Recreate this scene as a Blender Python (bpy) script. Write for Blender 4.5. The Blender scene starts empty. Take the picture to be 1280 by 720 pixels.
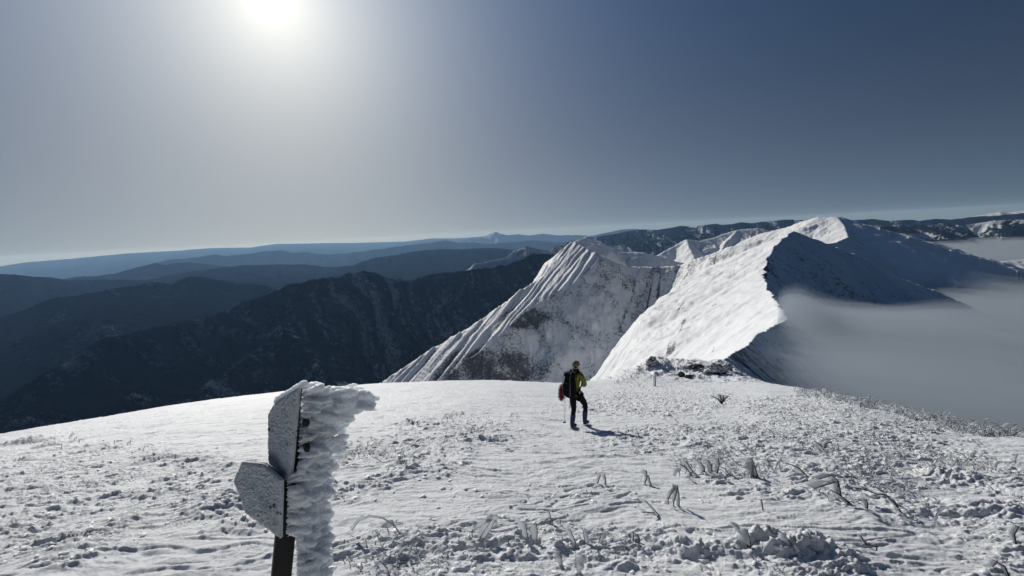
import bpy, bmesh, math, random
import numpy as np
from mathutils import Vector, Matrix, noise as mnoise

rng = np.random.RandomState(7)
random.seed(7)
C = bpy.context.scene.collection
SC = bpy.context.scene

# ------------------------------------------------------------------ camera
F_PX, PITCH, ROLL, EYE = 540.0, math.radians(7.2), math.radians(2.95), 1.5
Fw = np.array([0, math.cos(PITCH), -math.sin(PITCH)])
U0 = np.array([0, math.sin(PITCH), math.cos(PITCH)])
X0 = np.array([1.0, 0, 0])
Rt = math.cos(ROLL) * X0 - math.sin(ROLL) * U0
Up = math.cos(ROLL) * U0 + math.sin(ROLL) * X0
cam = bpy.data.cameras.new('camera'); cam_o = bpy.data.objects.new('camera', cam); C.objects.link(cam_o)
cam.sensor_width = 36; cam.lens = 36 * F_PX / 1280; cam.clip_start = 0.05; cam.clip_end = 300000
M = Matrix(((Rt[0], Up[0], -Fw[0], 0), (Rt[1], Up[1], -Fw[1], 0), (Rt[2], Up[2], -Fw[2], 0), (0, 0, 0, 1)))
cam_o.matrix_world = M
SC.camera = cam_o

def ray(px, py):
    d = Fw + Rt * ((px - 640) / F_PX) - Up * ((py - 360) / F_PX)
    return d
def azt(px, py):
    d = ray(px, py); h = math.hypot(d[0], d[1])
    return math.degrees(math.atan2(d[0], d[1])), d[2] / h
def P(px, py, r):
    d = ray(px, py); return d * (r / math.hypot(d[0], d[1]))

# ------------------------------------------------------------------ noise
_perm = np.random.RandomState(3).permutation(256).astype(np.int32)
_perm = np.concatenate([_perm, _perm])
_ga = np.random.RandomState(4).rand(256) * 2 * np.pi
_gx, _gy = np.cos(_ga).astype(np.float32), np.sin(_ga).astype(np.float32)
def perlin(x, y):
    x = np.asarray(x, dtype=np.float32); y = np.asarray(y, dtype=np.float32)
    xf = np.floor(x); yf = np.floor(y)
    xi = xf.astype(np.int32) & 255; yi = yf.astype(np.int32) & 255
    fx = x - xf; fy = y - yf
    u = fx * fx * fx * (fx * (fx * 6 - 15) + 10); v = fy * fy * fy * (fy * (fy * 6 - 15) + 10)
    def g(ix, iy, dx, dy):
        h = _perm[_perm[ix & 255] + (iy & 255)]
        return _gx[h] * dx + _gy[h] * dy
    a = g(xi, yi, fx, fy); b = g(xi + 1, yi, fx - 1, fy)
    c = g(xi, yi + 1, fx, fy - 1); d = g(xi + 1, yi + 1, fx - 1, fy - 1)
    a = a + u * (b - a); c = c + u * (d - c)
    return (a + v * (c - a)) * 1.5
def fbm(x, y, o=4, gain=.5):
    s = 0; a = 1; n = 0
    for i in range(o):
        s = s + a * perlin(x * 2 ** i + 17.3 * i, y * 2 ** i - 9.1 * i); n += a; a *= gain
    return s / n
def ridged(x, y, o=4, gain=.5):
    s = 0; a = 1; n = 0
    for i in range(o):
        s = s + a * (1 - 2 * np.abs(perlin(x * 2 ** i + 31.7 * i, y * 2 ** i + 5.9 * i))); n += a; a *= gain
    return s / n
def smooth(a, b, x):
    t = np.clip((x - a) / (b - a), 0, 1); return t * t * (3 - 2 * t)

# ------------------------------------------------------------------ object helpers
def tag(o, label=None, cat=None, group=None, kind=None):
    if label: o['label'] = label
    if cat: o['category'] = cat
    if group: o['group'] = group
    if kind: o['kind'] = kind
    return o
def link(name, me, mats, parent=None, smooth_sh=True):
    o = bpy.data.objects.new(name, me); C.objects.link(o)
    if not isinstance(mats, (list, tuple)): mats = [mats]
    for m in mats: me.materials.append(m)
    if parent is not None: o.parent = parent
    if smooth_sh and len(me.polygons): me.polygons.foreach_set('use_smooth', np.ones(len(me.polygons), dtype=bool))
    return o
def mesh_np(name, V, Fq, mi=None):
    """V (n,3); Fq (m,k) constant k"""
    me = bpy.data.meshes.new(name)
    V = np.ascontiguousarray(V, dtype=np.float32); Fq = np.ascontiguousarray(Fq, dtype=np.int32)
    m, k = Fq.shape
    me.vertices.add(len(V)); me.vertices.foreach_set('co', V.ravel())
    me.loops.add(m * k); me.loops.foreach_set('vertex_index', Fq.ravel())
    me.polygons.add(m); me.polygons.foreach_set('loop_start', np.arange(0, m * k, k, dtype=np.int32))
    me.update(calc_edges=True)
    if mi is not None: me.polygons.foreach_set('material_index', np.asarray(mi, dtype=np.int32))
    return me
def grid_faces(nr, na, wrap=False):
    i = np.arange((nr - 1) * (na - 1), dtype=np.int32); a = i // (na - 1); b = i % (na - 1)
    v = a * na + b
    return np.stack([v, v + na, v + na + 1, v + 1], 1)
def attr(me, name, vals):
    at = me.attributes.new(name, 'FLOAT', 'POINT'); at.data.foreach_set('value', np.ascontiguousarray(vals, dtype=np.float32).ravel())
def empty(name, loc, label=None, cat=None, group=None):
    o = bpy.data.objects.new(name, None); C.objects.link(o); o.location = loc; o.empty_display_size = .1
    return tag(o, label, cat, group)

# ------------------------------------------------------------------ materials
class NT:
    def __init__(s, name):
        s.m = bpy.data.materials.new(name); s.m.use_nodes = True; s.t = s.m.node_tree; s.n = s.t.nodes
        s.b = s.n['Principled BSDF']; s.out = s.n['Material Output']
        s.co = s.n.new('ShaderNodeTexCoord').outputs['Object']
    def L(s, a, b): s.t.links.new(a, b)
    def noise(s, scale, detail=4, rough=.55, vec=None, dist=0):
        n = s.n.new('ShaderNodeTexNoise'); n.inputs['Scale'].default_value = scale; n.inputs['Detail'].default_value = detail
        n.inputs['Roughness'].default_value = rough; n.inputs['Distortion'].default_value = dist
        s.L(vec or s.co, n.inputs['Vector']); return n.outputs['Fac']
    def vor(s, scale, vec=None, feat='F1'):
        n = s.n.new('ShaderNodeTexVoronoi'); n.inputs['Scale'].default_value = scale; n.feature = feat
        s.L(vec or s.co, n.inputs['Vector']); return n.outputs['Distance']
    def mapv(s, scale, rot=(0, 0, 0)):
        n = s.n.new('ShaderNodeMapping'); n.inputs['Scale'].default_value = scale; n.inputs['Rotation'].default_value = rot
        s.L(s.co, n.inputs['Vector']); return n.outputs[0]
    def math(s, op, a, b=None, c=None, clamp=False):
        n = s.n.new('ShaderNodeMath'); n.operation = op; n.use_clamp = clamp
        for i, v in enumerate((a, b, c)):
            if v is None: continue
            if isinstance(v, (int, float)): n.inputs[i].default_value = v
            else: s.L(v, n.inputs[i])
        return n.outputs[0]
    def step(s, v, a, b):
        n = s.n.new('ShaderNodeMapRange'); n.interpolation_type = 'SMOOTHSTEP'
        n.inputs[1].default_value = a; n.inputs[2].default_value = b; s.L(v, n.inputs[0]); return n.outputs[0]
    def mix(s, f, a, b):
        n = s.n.new('ShaderNodeMix'); n.data_type = 'RGBA'
        if isinstance(f, (int, float)): n.inputs[0].default_value = f
        else: s.L(f, n.inputs[0])
        for i, v in ((6, a), (7, b)):
            if isinstance(v, tuple): n.inputs[i].default_value = (*v, 1)
            else: s.L(v, n.inputs[i])
        return n.outputs[2]
    def attr(s, name):
        n = s.n.new('ShaderNodeAttribute'); n.attribute_name = name; return n.outputs['Fac']
    def base(s, v):
        if isinstance(v, tuple): s.b.inputs['Base Color'].default_value = (*v, 1)
        else: s.L(v, s.b.inputs['Base Color'])
    def bump(s, h, strength, dist):
        n = s.n.new('ShaderNodeBump'); n.inputs['Strength'].default_value = strength; n.inputs['Distance'].default_value = dist
        s.L(h, n.inputs['Height']); s.L(n.outputs[0], s.b.inputs['Normal'])
    def rough(s, v, spec=.3):
        s.b.inputs['Roughness'].default_value = v; s.b.inputs['Specular IOR Level'].default_value = spec

def mat_near_snow():
    m = NT('near_snow'); n1 = m.noise(55, 5, .7); n2 = m.noise(260, 3, .7); st = m.noise(9, 5, .6, m.mapv((.35, 1.6, 1)))
    h = m.math('ADD', m.math('MULTIPLY', n1, .7), m.math('MULTIPLY', n2, .35)); h = m.math('ADD', h, m.math('MULTIPLY', st, 1.0))
    m.bump(h, .8, .022)
    spk = m.attr('debris'); d = m.noise(34, 5, .75)
    k = m.math('MULTIPLY', m.step(d, .56, .66), spk, clamp=True)
    m.base(m.mix(k, m.mix(m.noise(1.3, 3), (.74, .76, .785), (.82, .835, .85)), (.20, .185, .16)))
    m.rough(.62, .25)
    return m.m
def mat_simple(name, col, rough=.6, spec=.3, var=.25, scale=30, bump=.2, dist=.004):
    m = NT(name); n = m.noise(scale, 5, .6)
    m.base(m.mix(n, tuple(c * (1 - var) for c in col), tuple(min(1, c * (1 + var)) for c in col)))
    m.bump(n, bump, dist); m.rough(rough, spec); return m.m
def mat_rime():
    m = NT('rime_ice'); n = m.noise(120, 4, .7); w = m.noise(40, 4, .6)
    m.base(m.mix(n, (.78, .82, .86), (.90, .92, .94)))
    m.bump(m.math('ADD', n, w), .7, .004); m.rough(.5, .35)
    m.b.inputs['Subsurface Weight'].default_value = .85; m.b.inputs['Subsurface Radius'].default_value = (.055, .06, .065)
    m.b.inputs['Subsurface Scale'].default_value = 1.0
    return m.m
def mat_rime_blade():
    m = NT('rime_blade'); n = m.noise(90, 4, .7)
    m.base(m.mix(n, (.62, .66, .70), (.84, .86, .88))); m.bump(n, .6, .003); m.rough(.5, .3)
    tr = m.n.new('ShaderNodeBsdfTranslucent'); tr.inputs[0].default_value = (.78, .80, .82, 1)
    mx = m.n.new('ShaderNodeMixShader'); mx.inputs[0].default_value = .6
    m.L(m.b.outputs[0], mx.inputs[1]); m.L(tr.outputs[0], mx.inputs[2]); m.L(mx.outputs[0], m.out.inputs['Surface'])
    return m.m
def mat_hoar():
    m = NT('hoarfrost'); n = m.noise(170, 5, .75, m.mapv((1, 1, .6))); w = m.noise(30, 4)
    gap = m.math('ADD', m.noise(13, 3, .6), m.math('MULTIPLY', m.noise(150, 3, .7), .28)); m.base(m.mix(m.step(gap, .745, .80), m.mix(n, (.76, .79, .82), (.90, .92, .93)), (.07, .07, .045))); m.bump(m.math('ADD', n, w), 1.0, .008); m.rough(.6, .3)
    return m.m
def mat_mountain_snow():
    m = NT('mountain_snow'); r = m.attr('rock')
    n = m.noise(.085, 6, .7); n2 = m.noise(.42, 4, .75)
    v = m.math('ADD', m.math('MULTIPLY', n, .5), m.math('MULTIPLY', n2, .5))
    v = m.math('ADD', v, m.math('MULTIPLY', r, .5))
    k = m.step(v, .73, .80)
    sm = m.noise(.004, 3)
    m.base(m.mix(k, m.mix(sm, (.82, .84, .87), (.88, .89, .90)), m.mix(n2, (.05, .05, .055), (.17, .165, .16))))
    m.bump(m.math('ADD', m.noise(.02, 7, .62), m.math('MULTIPLY', n2, .12)), .4, 9)
    m.rough(.65, .15); return m.m
def mat_forest():
    m = NT('winter_forest'); s = m.attr('rock')
    n = m.noise(.02, 6, .7); n2 = m.noise(.09, 4, .75)
    v = m.math('ADD', m.math('MULTIPLY', n, .5), m.math('MULTIPLY', n2, .5)); v = m.math('ADD', v, m.math('MULTIPLY', s, .45))
    k = m.step(v, .66, .84)
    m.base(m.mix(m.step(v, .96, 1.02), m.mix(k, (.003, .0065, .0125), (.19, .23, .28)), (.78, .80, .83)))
    m.bump(n2, .9, 14); m.rough(1.0, 0.0); return m.m
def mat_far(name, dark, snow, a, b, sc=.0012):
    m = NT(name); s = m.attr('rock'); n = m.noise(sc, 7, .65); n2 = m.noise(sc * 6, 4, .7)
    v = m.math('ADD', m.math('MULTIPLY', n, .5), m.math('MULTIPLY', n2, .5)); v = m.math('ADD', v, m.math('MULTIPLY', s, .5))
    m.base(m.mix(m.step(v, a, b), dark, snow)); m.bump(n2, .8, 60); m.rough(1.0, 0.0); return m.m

M_NEAR = mat_near_snow(); M_RIME = mat_rime(); M_HOAR = mat_hoar(); M_BLADE = mat_rime_blade()
M_MTN = mat_mountain_snow(); M_FOR = mat_forest()
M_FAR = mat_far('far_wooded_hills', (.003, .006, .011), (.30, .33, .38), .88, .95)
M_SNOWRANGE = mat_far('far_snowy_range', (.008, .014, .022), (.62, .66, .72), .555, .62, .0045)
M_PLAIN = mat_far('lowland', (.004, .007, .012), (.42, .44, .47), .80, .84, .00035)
M_STEM = mat_simple('frozen_twig_bark', (.045, .038, .03), .8)
M_WOOD = mat_simple('weathered_dark_wood', (.035, .032, .03), .75, .3, .4, 60, .5, .003)
M_ROCK = mat_simple('dark_rock', (.07, .068, .065), .85, .2, .5, 9, .8, .03)

# ------------------------------------------------------------------ lighting / world
s_az, s_t = azt(337, -6)
S_EL = math.atan(s_t); S_AZ = math.radians(s_az)
SD = Vector((math.sin(S_AZ) * math.cos(S_EL), math.cos(S_AZ) * math.cos(S_EL), math.sin(S_EL)))
sun = bpy.data.lights.new('sun', 'SUN'); sun.energy = 5.0; sun.angle = math.radians(.53); sun.color = (1, .965, .90)
sun_o = bpy.data.objects.new('sun', sun); C.objects.link(sun_o); sun_o.rotation_euler = SD.to_track_quat('Z', 'Y').to_euler()
W = bpy.data.worlds.new('World'); SC.world = W; W.use_nodes = True
wt = W.node_tree; wn = wt.nodes; bg = wn['Background']
def wmath(op, a, b=None):
    n = wn.new('ShaderNodeMath'); n.operation = op
    for i, v in enumerate((a, b)):
        if v is None: continue
        if isinstance(v, (int, float)): n.inputs[i].default_value = v
        else: wt.links.new(v, n.inputs[i])
    return n.outputs[0]
sky = wn.new('ShaderNodeTexSky'); sky.sky_type = 'NISHITA'; sky.sun_disc = False
sky.sun_elevation = S_EL; sky.sun_rotation = S_AZ; sky.altitude = 12000; sky.air_density = .3; sky.dust_density = 0; sky.ozone_density = 1.0
bg.inputs['Strength'].default_value = .06
tc = wn.new('ShaderNodeTexCoord')
dot = wn.new('ShaderNodeVectorMath'); dot.operation = 'DOT_PRODUCT'; wt.links.new(tc.outputs['Generated'], dot.inputs[0]); dot.inputs[1].default_value = SD
ang = wmath('ARCCOSINE', wmath('MINIMUM', dot.outputs['Value'], .99999999))
def glow(amp, sig, col):
    e = wmath('MULTIPLY', wmath('EXPONENT', wmath('MULTIPLY', ang, -1 / math.radians(sig))), amp)
    n = wn.new('ShaderNodeVectorMath'); n.operation = 'SCALE'; n.inputs[0].default_value = col; wt.links.new(e, n.inputs['Scale']); return n.outputs[0]
sep = wn.new('ShaderNodeSeparateXYZ'); wt.links.new(tc.outputs['Generated'], sep.inputs[0])
elev = wmath('MAXIMUM', wmath('ARCSINE', sep.outputs['Z']), 0.0)
hz_ = wmath('EXPONENT', wmath('MULTIPLY', elev, -1 / math.radians(4.5)))
sub = wn.new('ShaderNodeVectorMath'); sub.operation = 'SCALE'; sub.inputs[0].default_value = (.58, .70, .80); wt.links.new(hz_, sub.inputs['Scale'])
one = wn.new('ShaderNodeVectorMath'); one.operation = 'SUBTRACT'; one.inputs[0].default_value = (1, 1, 1); wt.links.new(sub.outputs[0], one.inputs[1])
mul = wn.new('ShaderNodeVectorMath'); mul.operation = 'MULTIPLY'; wt.links.new(sky.outputs[0], mul.inputs[0]); wt.links.new(one.outputs[0], mul.inputs[1])
acc = mul.outputs[0]
for amp, sig, eh, col in [(10, .8, 0, (1, .98, .95)), (22.3, 10, 0, (1.09, .985, .69)), (22.3, 36, 0, (0, .13, .42)), (22.3, 25, 16, (.688, .506, .02)), (22.3, 9000, 8, (.055, .085, .10))]:
    e = wmath('MULTIPLY', ang, -1 / math.radians(sig))
    if eh: e = wmath('SUBTRACT', e, wmath('MULTIPLY', elev, 1 / math.radians(eh)))
    e = wmath('MULTIPLY', wmath('EXPONENT', e), amp)
    sc_ = wn.new('ShaderNodeVectorMath'); sc_.operation = 'SCALE'; sc_.inputs[0].default_value = col; wt.links.new(e, sc_.inputs['Scale'])
    n = wn.new('ShaderNodeVectorMath'); n.operation = 'ADD'; wt.links.new(acc, n.inputs[0]); wt.links.new(sc_.outputs[0], n.inputs[1]); acc = n.outputs[0]
wt.links.new(acc, bg.inputs['Color'])

# ------------------------------------------------------------------ near ground
SKY = [(-400, 640, 18), (-200, 585, 22), (0, 545, 28), (120, 524, 32), (240, 504, 35), (400, 486, 38), (480, 480, 40), (560, 477, 40), (640, 477, 40),
       (700, 480, 42), (755, 480, 46), (800, 480, 50), (850, 479, 52), (900, 479, 52), (960, 480, 46),
       (1000, 486, 36), (1050, 495, 30), (1100, 507, 26), (1150, 520, 23), (1200, 532, 21), (1280, 546, 18), (1500, 600, 14)]
kaz = []; kt = []; kr = []
for a, b, r in SKY:
    z, t = azt(a, b); kaz.append(z); kt.append(t); kr.append(r)
kaz = [-180, -120, -80] + kaz + [85, 120, 180]; kt = [-.12, -.15, -.3] + kt + [-.42, -.3, -.12]; kr = [12, 14, 16] + kr + [12, 12, 12]
kaz, kt, kr = map(np.array, (kaz, kt, kr))
_fa = np.linspace(-180, 180, 3601); 
def _sm(v, w):
    k = np.hanning(w); k /= k.sum(); return np.convolve(np.pad(v, w // 2, mode='wrap'), k, 'valid')[:len(v)]
_ft = _sm(np.interp(_fa, kaz, kt), 41); _fr = _sm(np.interp(_fa, kaz, kr), 81)

def pix_of(x, y, z):
    d = Fw[1] * y + Fw[2] * z; d = np.maximum(d, .01)
    u = Rt[0] * x + Rt[1] * y + Rt[2] * z; v = Up[0] * x + Up[1] * y + Up[2] * z
    return 640 + F_PX * u / d, 360 - F_PX * v / d
def blobs(px, py, lst):
    s = 0
    for cx, cy, rx, ry in lst:
        s = np.maximum(s, smooth(1.25, .75, np.sqrt(((px - cx) / rx) ** 2 + ((py - cy) / ry) ** 2)))
    return s
PERSON = P(721, 536, 10.35)
MOUNDS = [(820, 449, 57, 3.6, 9), (845, 452, 58, 4.2, 9), (870, 453, 60, 4.6, 9), (896, 453, 62, 3.6, 9), (795, 463, 52, 3.6, 9), (772, 473, 49, 3.4, 9)]
_mh = []
def mounds(x, y):
    z = 0
    for cx, cy, ux, uy, a, b, h in _mh:
        u = (x - cx) * uy - (y - cy) * ux; v = (x - cx) * ux + (y - cy) * uy
        z = np.maximum(z, h * np.exp(-(u / a) ** 2 - (v / b) ** 2) )
    return z
def base_z(x, y):
    r = np.hypot(x, y) + 1e-6; az = np.degrees(np.arctan2(x, y))
    t = np.interp(az, _fa, _ft); rs = np.interp(az, _fa, _fr)
    m = t + EYE / rs
    over = np.maximum(0, r - rs)
    z0 = mounds(x, y)
    return z0 - EYE + m * r - over ** 2 * .012 * (30 / rs) / (1 + over * .02)
for mpx, mpy, mr, ma, mb in MOUNDS:
    q = P(mpx, mpy, mr); k = float(base_z(np.array([q[0]]), np.array([q[1]]))[0]); hh = math.hypot(q[0], q[1])
    _new = (q[0], q[1], q[0] / hh, q[1] / hh, ma, mb, q[2] - (k - float(mounds(np.array([q[0]]), np.array([q[1]]))[0]) if _mh else k)); _mh.append(_new)
ROUGH = [(150, 600, 190, 42), (60, 665, 120, 60), (260, 610, 90, 40), (500, 575, 100, 32), (570, 545, 90, 22), (440, 600, 60, 30), (620, 690, 190, 40), (830, 700, 100, 40), (980, 710, 120, 34), (830, 500, 100, 24), (760, 505, 60, 16), (860, 555, 120, 24),
         (1010, 560, 120, 45), (1130, 590, 110, 50), (1000, 510, 90, 16), (1080, 540, 110, 16), (950, 600, 80, 30), (880, 462, 50, 14), (1210, 620, 90, 60), (500, 690, 110, 35), (1240, 690, 60, 40)]
DEBRIS = [(835, 464, 75, 20), (1010, 560, 130, 50), (1140, 600, 120, 50), (1010, 510, 100, 20), (1080, 535, 110, 22), (560, 553, 60, 16), (860, 555, 90, 22), (830, 505, 80, 20), (1230, 650, 70, 60), (470, 575, 60, 22)]
LUMPS = []   # filled below: (x, y, radius, height)
def lump_at(px, py, rad, h):
    a, t = azt(px, py); rr = ground_r(px, py); x, y = P(px, py, rr)[:2]; LUMPS.append((x, y, rad, h))
def ground_r(px, py, f=None):
    f = f or base_z
    d = ray(px, py); h = math.hypot(d[0], d[1]); ux, uy, t = d[0] / h, d[1] / h, d[2] / h
    rr = np.geomspace(.8, 85, 3000)
    g = f(ux * rr, uy * rr) - t * rr
    i = int(np.argmax(g > 0)) if (g > 0).any() else int(np.argmax(g))
    if i == 0 or g[i] <= 0: return float(rr[i])
    a, b = rr[i - 1], rr[i]; return float(a + (b - a) * (-g[i - 1]) / (g[i] - g[i - 1]))
def ground_z(x, y, want_debris=False):
    x = np.atleast_1d(np.asarray(x, dtype=np.float64)); y = np.atleast_1d(np.asarray(y, dtype=np.float64))
    z = base_z(x, y); px, py = pix_of(x, y, z); r = np.hypot(x, y)
    front = smooth(.2, 1.0, y / (r + .01) * 2)
    wx = x + .35 * fbm(x * .5, y * .5, 2); wy = y + .35 * fbm(x * .5 + 40, y * .5, 2)
    far = smooth(90, 35, r); g = 1 / (1 + (r / 9) ** 1.0)
    z = z + .10 * fbm(x * .22, y * .22, 3) * smooth(1, 5, r)
    # wind-cut ridges (sastrugi): long across the slope, steep little scarps towards the viewer
    c, s = math.cos(math.radians(8)), math.sin(math.radians(8))
    a1 = wx * c + wy * s; b1 = -wx * s + wy * c
    sa = ridged(a1 * .55, b1 * 2.1, 3) ; sb = fbm(a1 * 1.4, b1 * 6.5, 3)
    saw = fbm(a1 * .45 + 9, b1 * 1.5, 3); sawp = np.abs(((saw * 5) % 1.0) - .12)
    z = z + (.030 * np.maximum(sa, -.3) + .014 * sb) * smooth(1, 3, r) + .022 * smooth(0, .2, sawp) * smooth(-.1, .25, saw)
    ro = blobs(px, py, ROUGH) * front; ro = np.clip(ro + .25 * smooth(.15, .5, fbm(x * .6 + 5, y * .6, 3)), 0, 1)
    ro = ro * smooth(-.55, .15, fbm(a1 * .9, b1 * 1.8 + 3, 3))
    bl = 1 - np.abs(fbm(a1 * 2.6, b1 * 7, 4)) * 3.2; bl2 = np.maximum(0, fbm(a1 * 6.5, b1 * 16, 4)); cr = np.maximum(0, fbm(a1 * 3 + 3, b1 * 9, 3))
    z = z + (.25 + .75 * ro) * (.018 * bl + .055 * bl2 * ro + .055 * cr * ro) * (1 + .30 * np.minimum(r, 30) / 10) + .016 * fbm(a1 * 5, b1 * 15, 4) * smooth(1, 2, r)
    z = z + .005 * fbm(x * 24, y * 30, 2)
    for lx, ly, lr, lh in LUMPS:
        mk = (np.abs(x - lx) < 2.3 * lr) & (np.abs(y - ly) < 2.3 * lr)
        if not mk.any(): continue
        xm, ym = x[mk], y[mk]
        d2 = ((xm - lx) / lr) ** 2 + ((ym - ly) / (lr * .7)) ** 2
        w = smooth(1.6, .25, np.sqrt(d2) + .55 * fbm(xm * 7 / (lr * 4 + .1) + lx, ym * 7 / (lr * 4 + .1), 3)) * smooth(2.3, 1.8, np.sqrt(d2))
        z[mk] = z[mk] + .8 * lh * w * (1 + .5 * fbm(xm * 13, ym * 13, 3))
    kn = smooth(40, 50, r) * smooth(12, 17, np.degrees(np.arctan2(x, y))) * smooth(33, 28, np.degrees(np.arctan2(x, y)))
    z = z + kn * (.45 * ridged(x / 2.6, y / 3.5, 4, .6) + .10 * fbm(x * 1.5, y * 1.5, 3))
    # trodden spot where the hiker stands
    dp = np.hypot(x - PERSON[0], y - PERSON[1]); w = smooth(.95, .35, dp)
    flat = PERSON[2] - .14 * (y - PERSON[1]) + .006 * fbm(x * 9, y * 9, 2)
    z = z * (1 - w) + flat * w
    # clear space around the sign
    if want_debris:
        db = blobs(px, py, DEBRIS) * front * smooth(-.3, .3, fbm(x * 1.2, y * 1.6, 3)); return z, db
    return z

lump_list = [(40, 553, .75, .22), (75, 556, .5, .14), (130, 565, .4, .08), (115, 560, .35, .10), (205, 575, .4, .09), (210, 598, .18, .10), (275, 640, .30, .07), (300, 660, .28, .08), (170, 655, .22, .07), (95, 690, .16, .06), (60, 640, .2, .05),
             (250, 575, .3, .06), (330, 600, .3, .07), (420, 622, .09, .06), (560, 685, .09, .05), (520, 680, .10, .05), (600, 700, .08, .04), (640, 676, .14, .07), (655, 672, .10, .08), (690, 676, .10, .05),
             (700, 690, .05, .05), (730, 684, .04, .04), (940, 684, .16, .09), (975, 690, .20, .12), (1010, 688, .16, .10), (1040, 694, .16, .09), (1060, 708, .12, .06), (840, 685, .10, .07), (860, 692, .13, .09),
             (900, 690, .12, .07), (480, 655, .12, .04), (500, 700, .10, .06), (580, 548, .35, .07), (520, 530, .4, .07), (595, 553, .3, .08), (870, 560, .3, .08), (1090, 640, .4, .06),
             (745, 700, .06, .05), (780, 710, .08, .05), (1180, 600, .4, .08), (1230, 640, .4, .08), (885, 464, 1.6, .35), (820, 458, 2.0, .5), (848, 462, 1.2, .2)]
for q in lump_list: lump_at(*q)

az_f = np.arange(-56, 58.01, .078)
az_all = np.concatenate([np.arange(-180, -57, 2.5), az_f, np.arange(60, 181, 2.5)])
rr = [.35]
while rr[-1] < 100: rr.append(rr[-1] + (max(.009, .0037 * rr[-1]) if rr[-1] > 1.3 else .06))
rr = np.array(rr)
RR, AA = np.meshgrid(rr, np.radians(az_all), indexing='ij')
GX = RR * np.sin(AA); GY = RR * np.cos(AA)
GZ, GD = ground_z(GX, GY, True)
GZ = GZ - smooth(80, 100, RR) * 30
me = mesh_np('summit_snow', np.stack([GX.ravel(), GY.ravel(), GZ.ravel()], 1), grid_faces(len(rr), len(az_all)))
attr(me, 'debris', GD)
tag(link('snow_ground', me, M_NEAR), kind='structure')
del GX, GY, GZ, GD, RR, AA

# ------------------------------------------------------------------ mountains
GK = [.10, .22]
def ridge_field(X, Y, ridges, base, seed=0):
    """height = max over traced crest lines of crest height minus side falloff, with gullies running down the fall line"""
    shp = X.shape; X = X.astype(np.float32).ravel(); Y = Y.astype(np.float32).ravel()
    H = np.full(X.shape, base - 150., dtype=np.float32); RK = np.zeros(X.shape, dtype=np.float32)
    for k, R in enumerate(ridges):
        pts = np.array([P(*p) for p in R['p']]); sl, sr = R.get('s', (.6, .6)); g = R.get('g', .15); lam = R.get('lam', 160.); rock = R.get('rock', .3)
        x0, y0 = pts[:, :2].min(0); x1, y1 = pts[:, :2].max(0)
        bd = np.hypot(np.maximum(0, np.maximum(x0 - X, X - x1)), np.maximum(0, np.maximum(y0 - Y, Y - y1)))
        gm = max(g) if isinstance(g, tuple) else g
        msk = (pts[:, 2].max() - min(sl, sr) * bd + gm * lam * 1.1 + 5 > H)
        if R.get('cap'): msk &= bd <= R['cap']
        ii = np.nonzero(msk)[0]
        if not len(ii): continue
        x = X[ii]; y = Y[ii]
        best = np.full(x.shape, 1e18, dtype=np.float32); S = np.zeros_like(best); Z = np.zeros_like(best); SIDE = np.zeros_like(best)
        s0 = 0.
        for a, b in zip(pts[:-1], pts[1:]):
            dx, dy = b[0] - a[0], b[1] - a[1]; L = math.hypot(dx, dy) + 1e-6
            t = np.clip(((x - a[0]) * dx + (y - a[1]) * dy) / (L * L), 0, 1)
            ex = x - (a[0] + t * dx); ey = y - (a[1] + t * dy); d2 = ex * ex + ey * ey
            m = d2 < best
            best[m] = d2[m]; S[m] = s0 + t[m] * L; Z[m] = a[2] + t[m] * (b[2] - a[2])
            SIDE[m] = np.sign((x[m] - a[0]) * dy - (y[m] - a[1]) * dx)
            s0 += L
        D = np.sqrt(best); right = SIDE > 0
        slope = np.where(right, sr, sl)
        q = S / lam + 1.1 * fbm(x / (lam * 3) + k, y / (lam * 3), 2) + 50 * right
        gl = ridged(q, D / (lam * 5) + k * 3.3, 4, .55)
        gg = g if not isinstance(g, tuple) else np.where(right, g[1], g[0])
        w = D / (D + lam * .5)
        h = Z - slope * D - (np.maximum(0, D - R['brk']) * R.get('bs', .8) if 'brk' in R else 0) + gg * lam * w * (gl - .35) * np.minimum(1, D / lam + .12) * 1.6 + gg * lam * .45 * w * (ridged(q * 3.3 + 7, D / (lam * 2.2), 3, .6) - .3) + .015 * np.minimum(D, 300) * fbm(x / 60, y / 60, 3)
        if R.get('cap'): h = np.where(D > R['cap'], -1e8, h)
        m = h > H[ii]
        H[ii[m]] = h[m]
        rk = rock if not isinstance(rock, tuple) else np.where(right, rock[1], rock[0])
        RK[ii[m]] = (rk + GK[0] * (.2 - gl) + GK[1] * ridged(x / 150 + k, y / 150 + Z / 90, 3))[m]
    kk = 60.
    d = np.clip(.5 + .5 * (H - base) / kk, 0, 1)
    H = base * (1 - d) + H * d + kk * d * (1 - d)
    return H.reshape(shp), RK.reshape(shp)
def interp_ribs(A, B, n, **kw):
    """ribs joining two traced lines"""
    def at(L, t):
        t = t * (len(L) - 1); i = min(int(t), len(L) - 2); f = t - i
        return tuple(L[i][j] * (1 - f) + L[i + 1][j] * f for j in range(3))
    out = []
    for i in range(n):
        t = (i + .5 * random.random()) / n; a, b = at(A, t), at(B, min(1, t + .04 * random.random()))
        mid = tuple((a[j] + b[j]) / 2 + (0, random.uniform(-3, 3), 0)[j] for j in range(3))
        q1 = tuple((a[j] * 3 + b[j]) / 4 + (0, random.uniform(-2, 1.5), 0)[j] for j in range(3)); q3 = tuple((a[j] + b[j] * 3) / 4 + (0, random.uniform(-1.5, 3), 0)[j] for j in range(3))
        out.append(dict(p=[a, q1, mid, q3, b], **kw))
    return out
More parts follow.
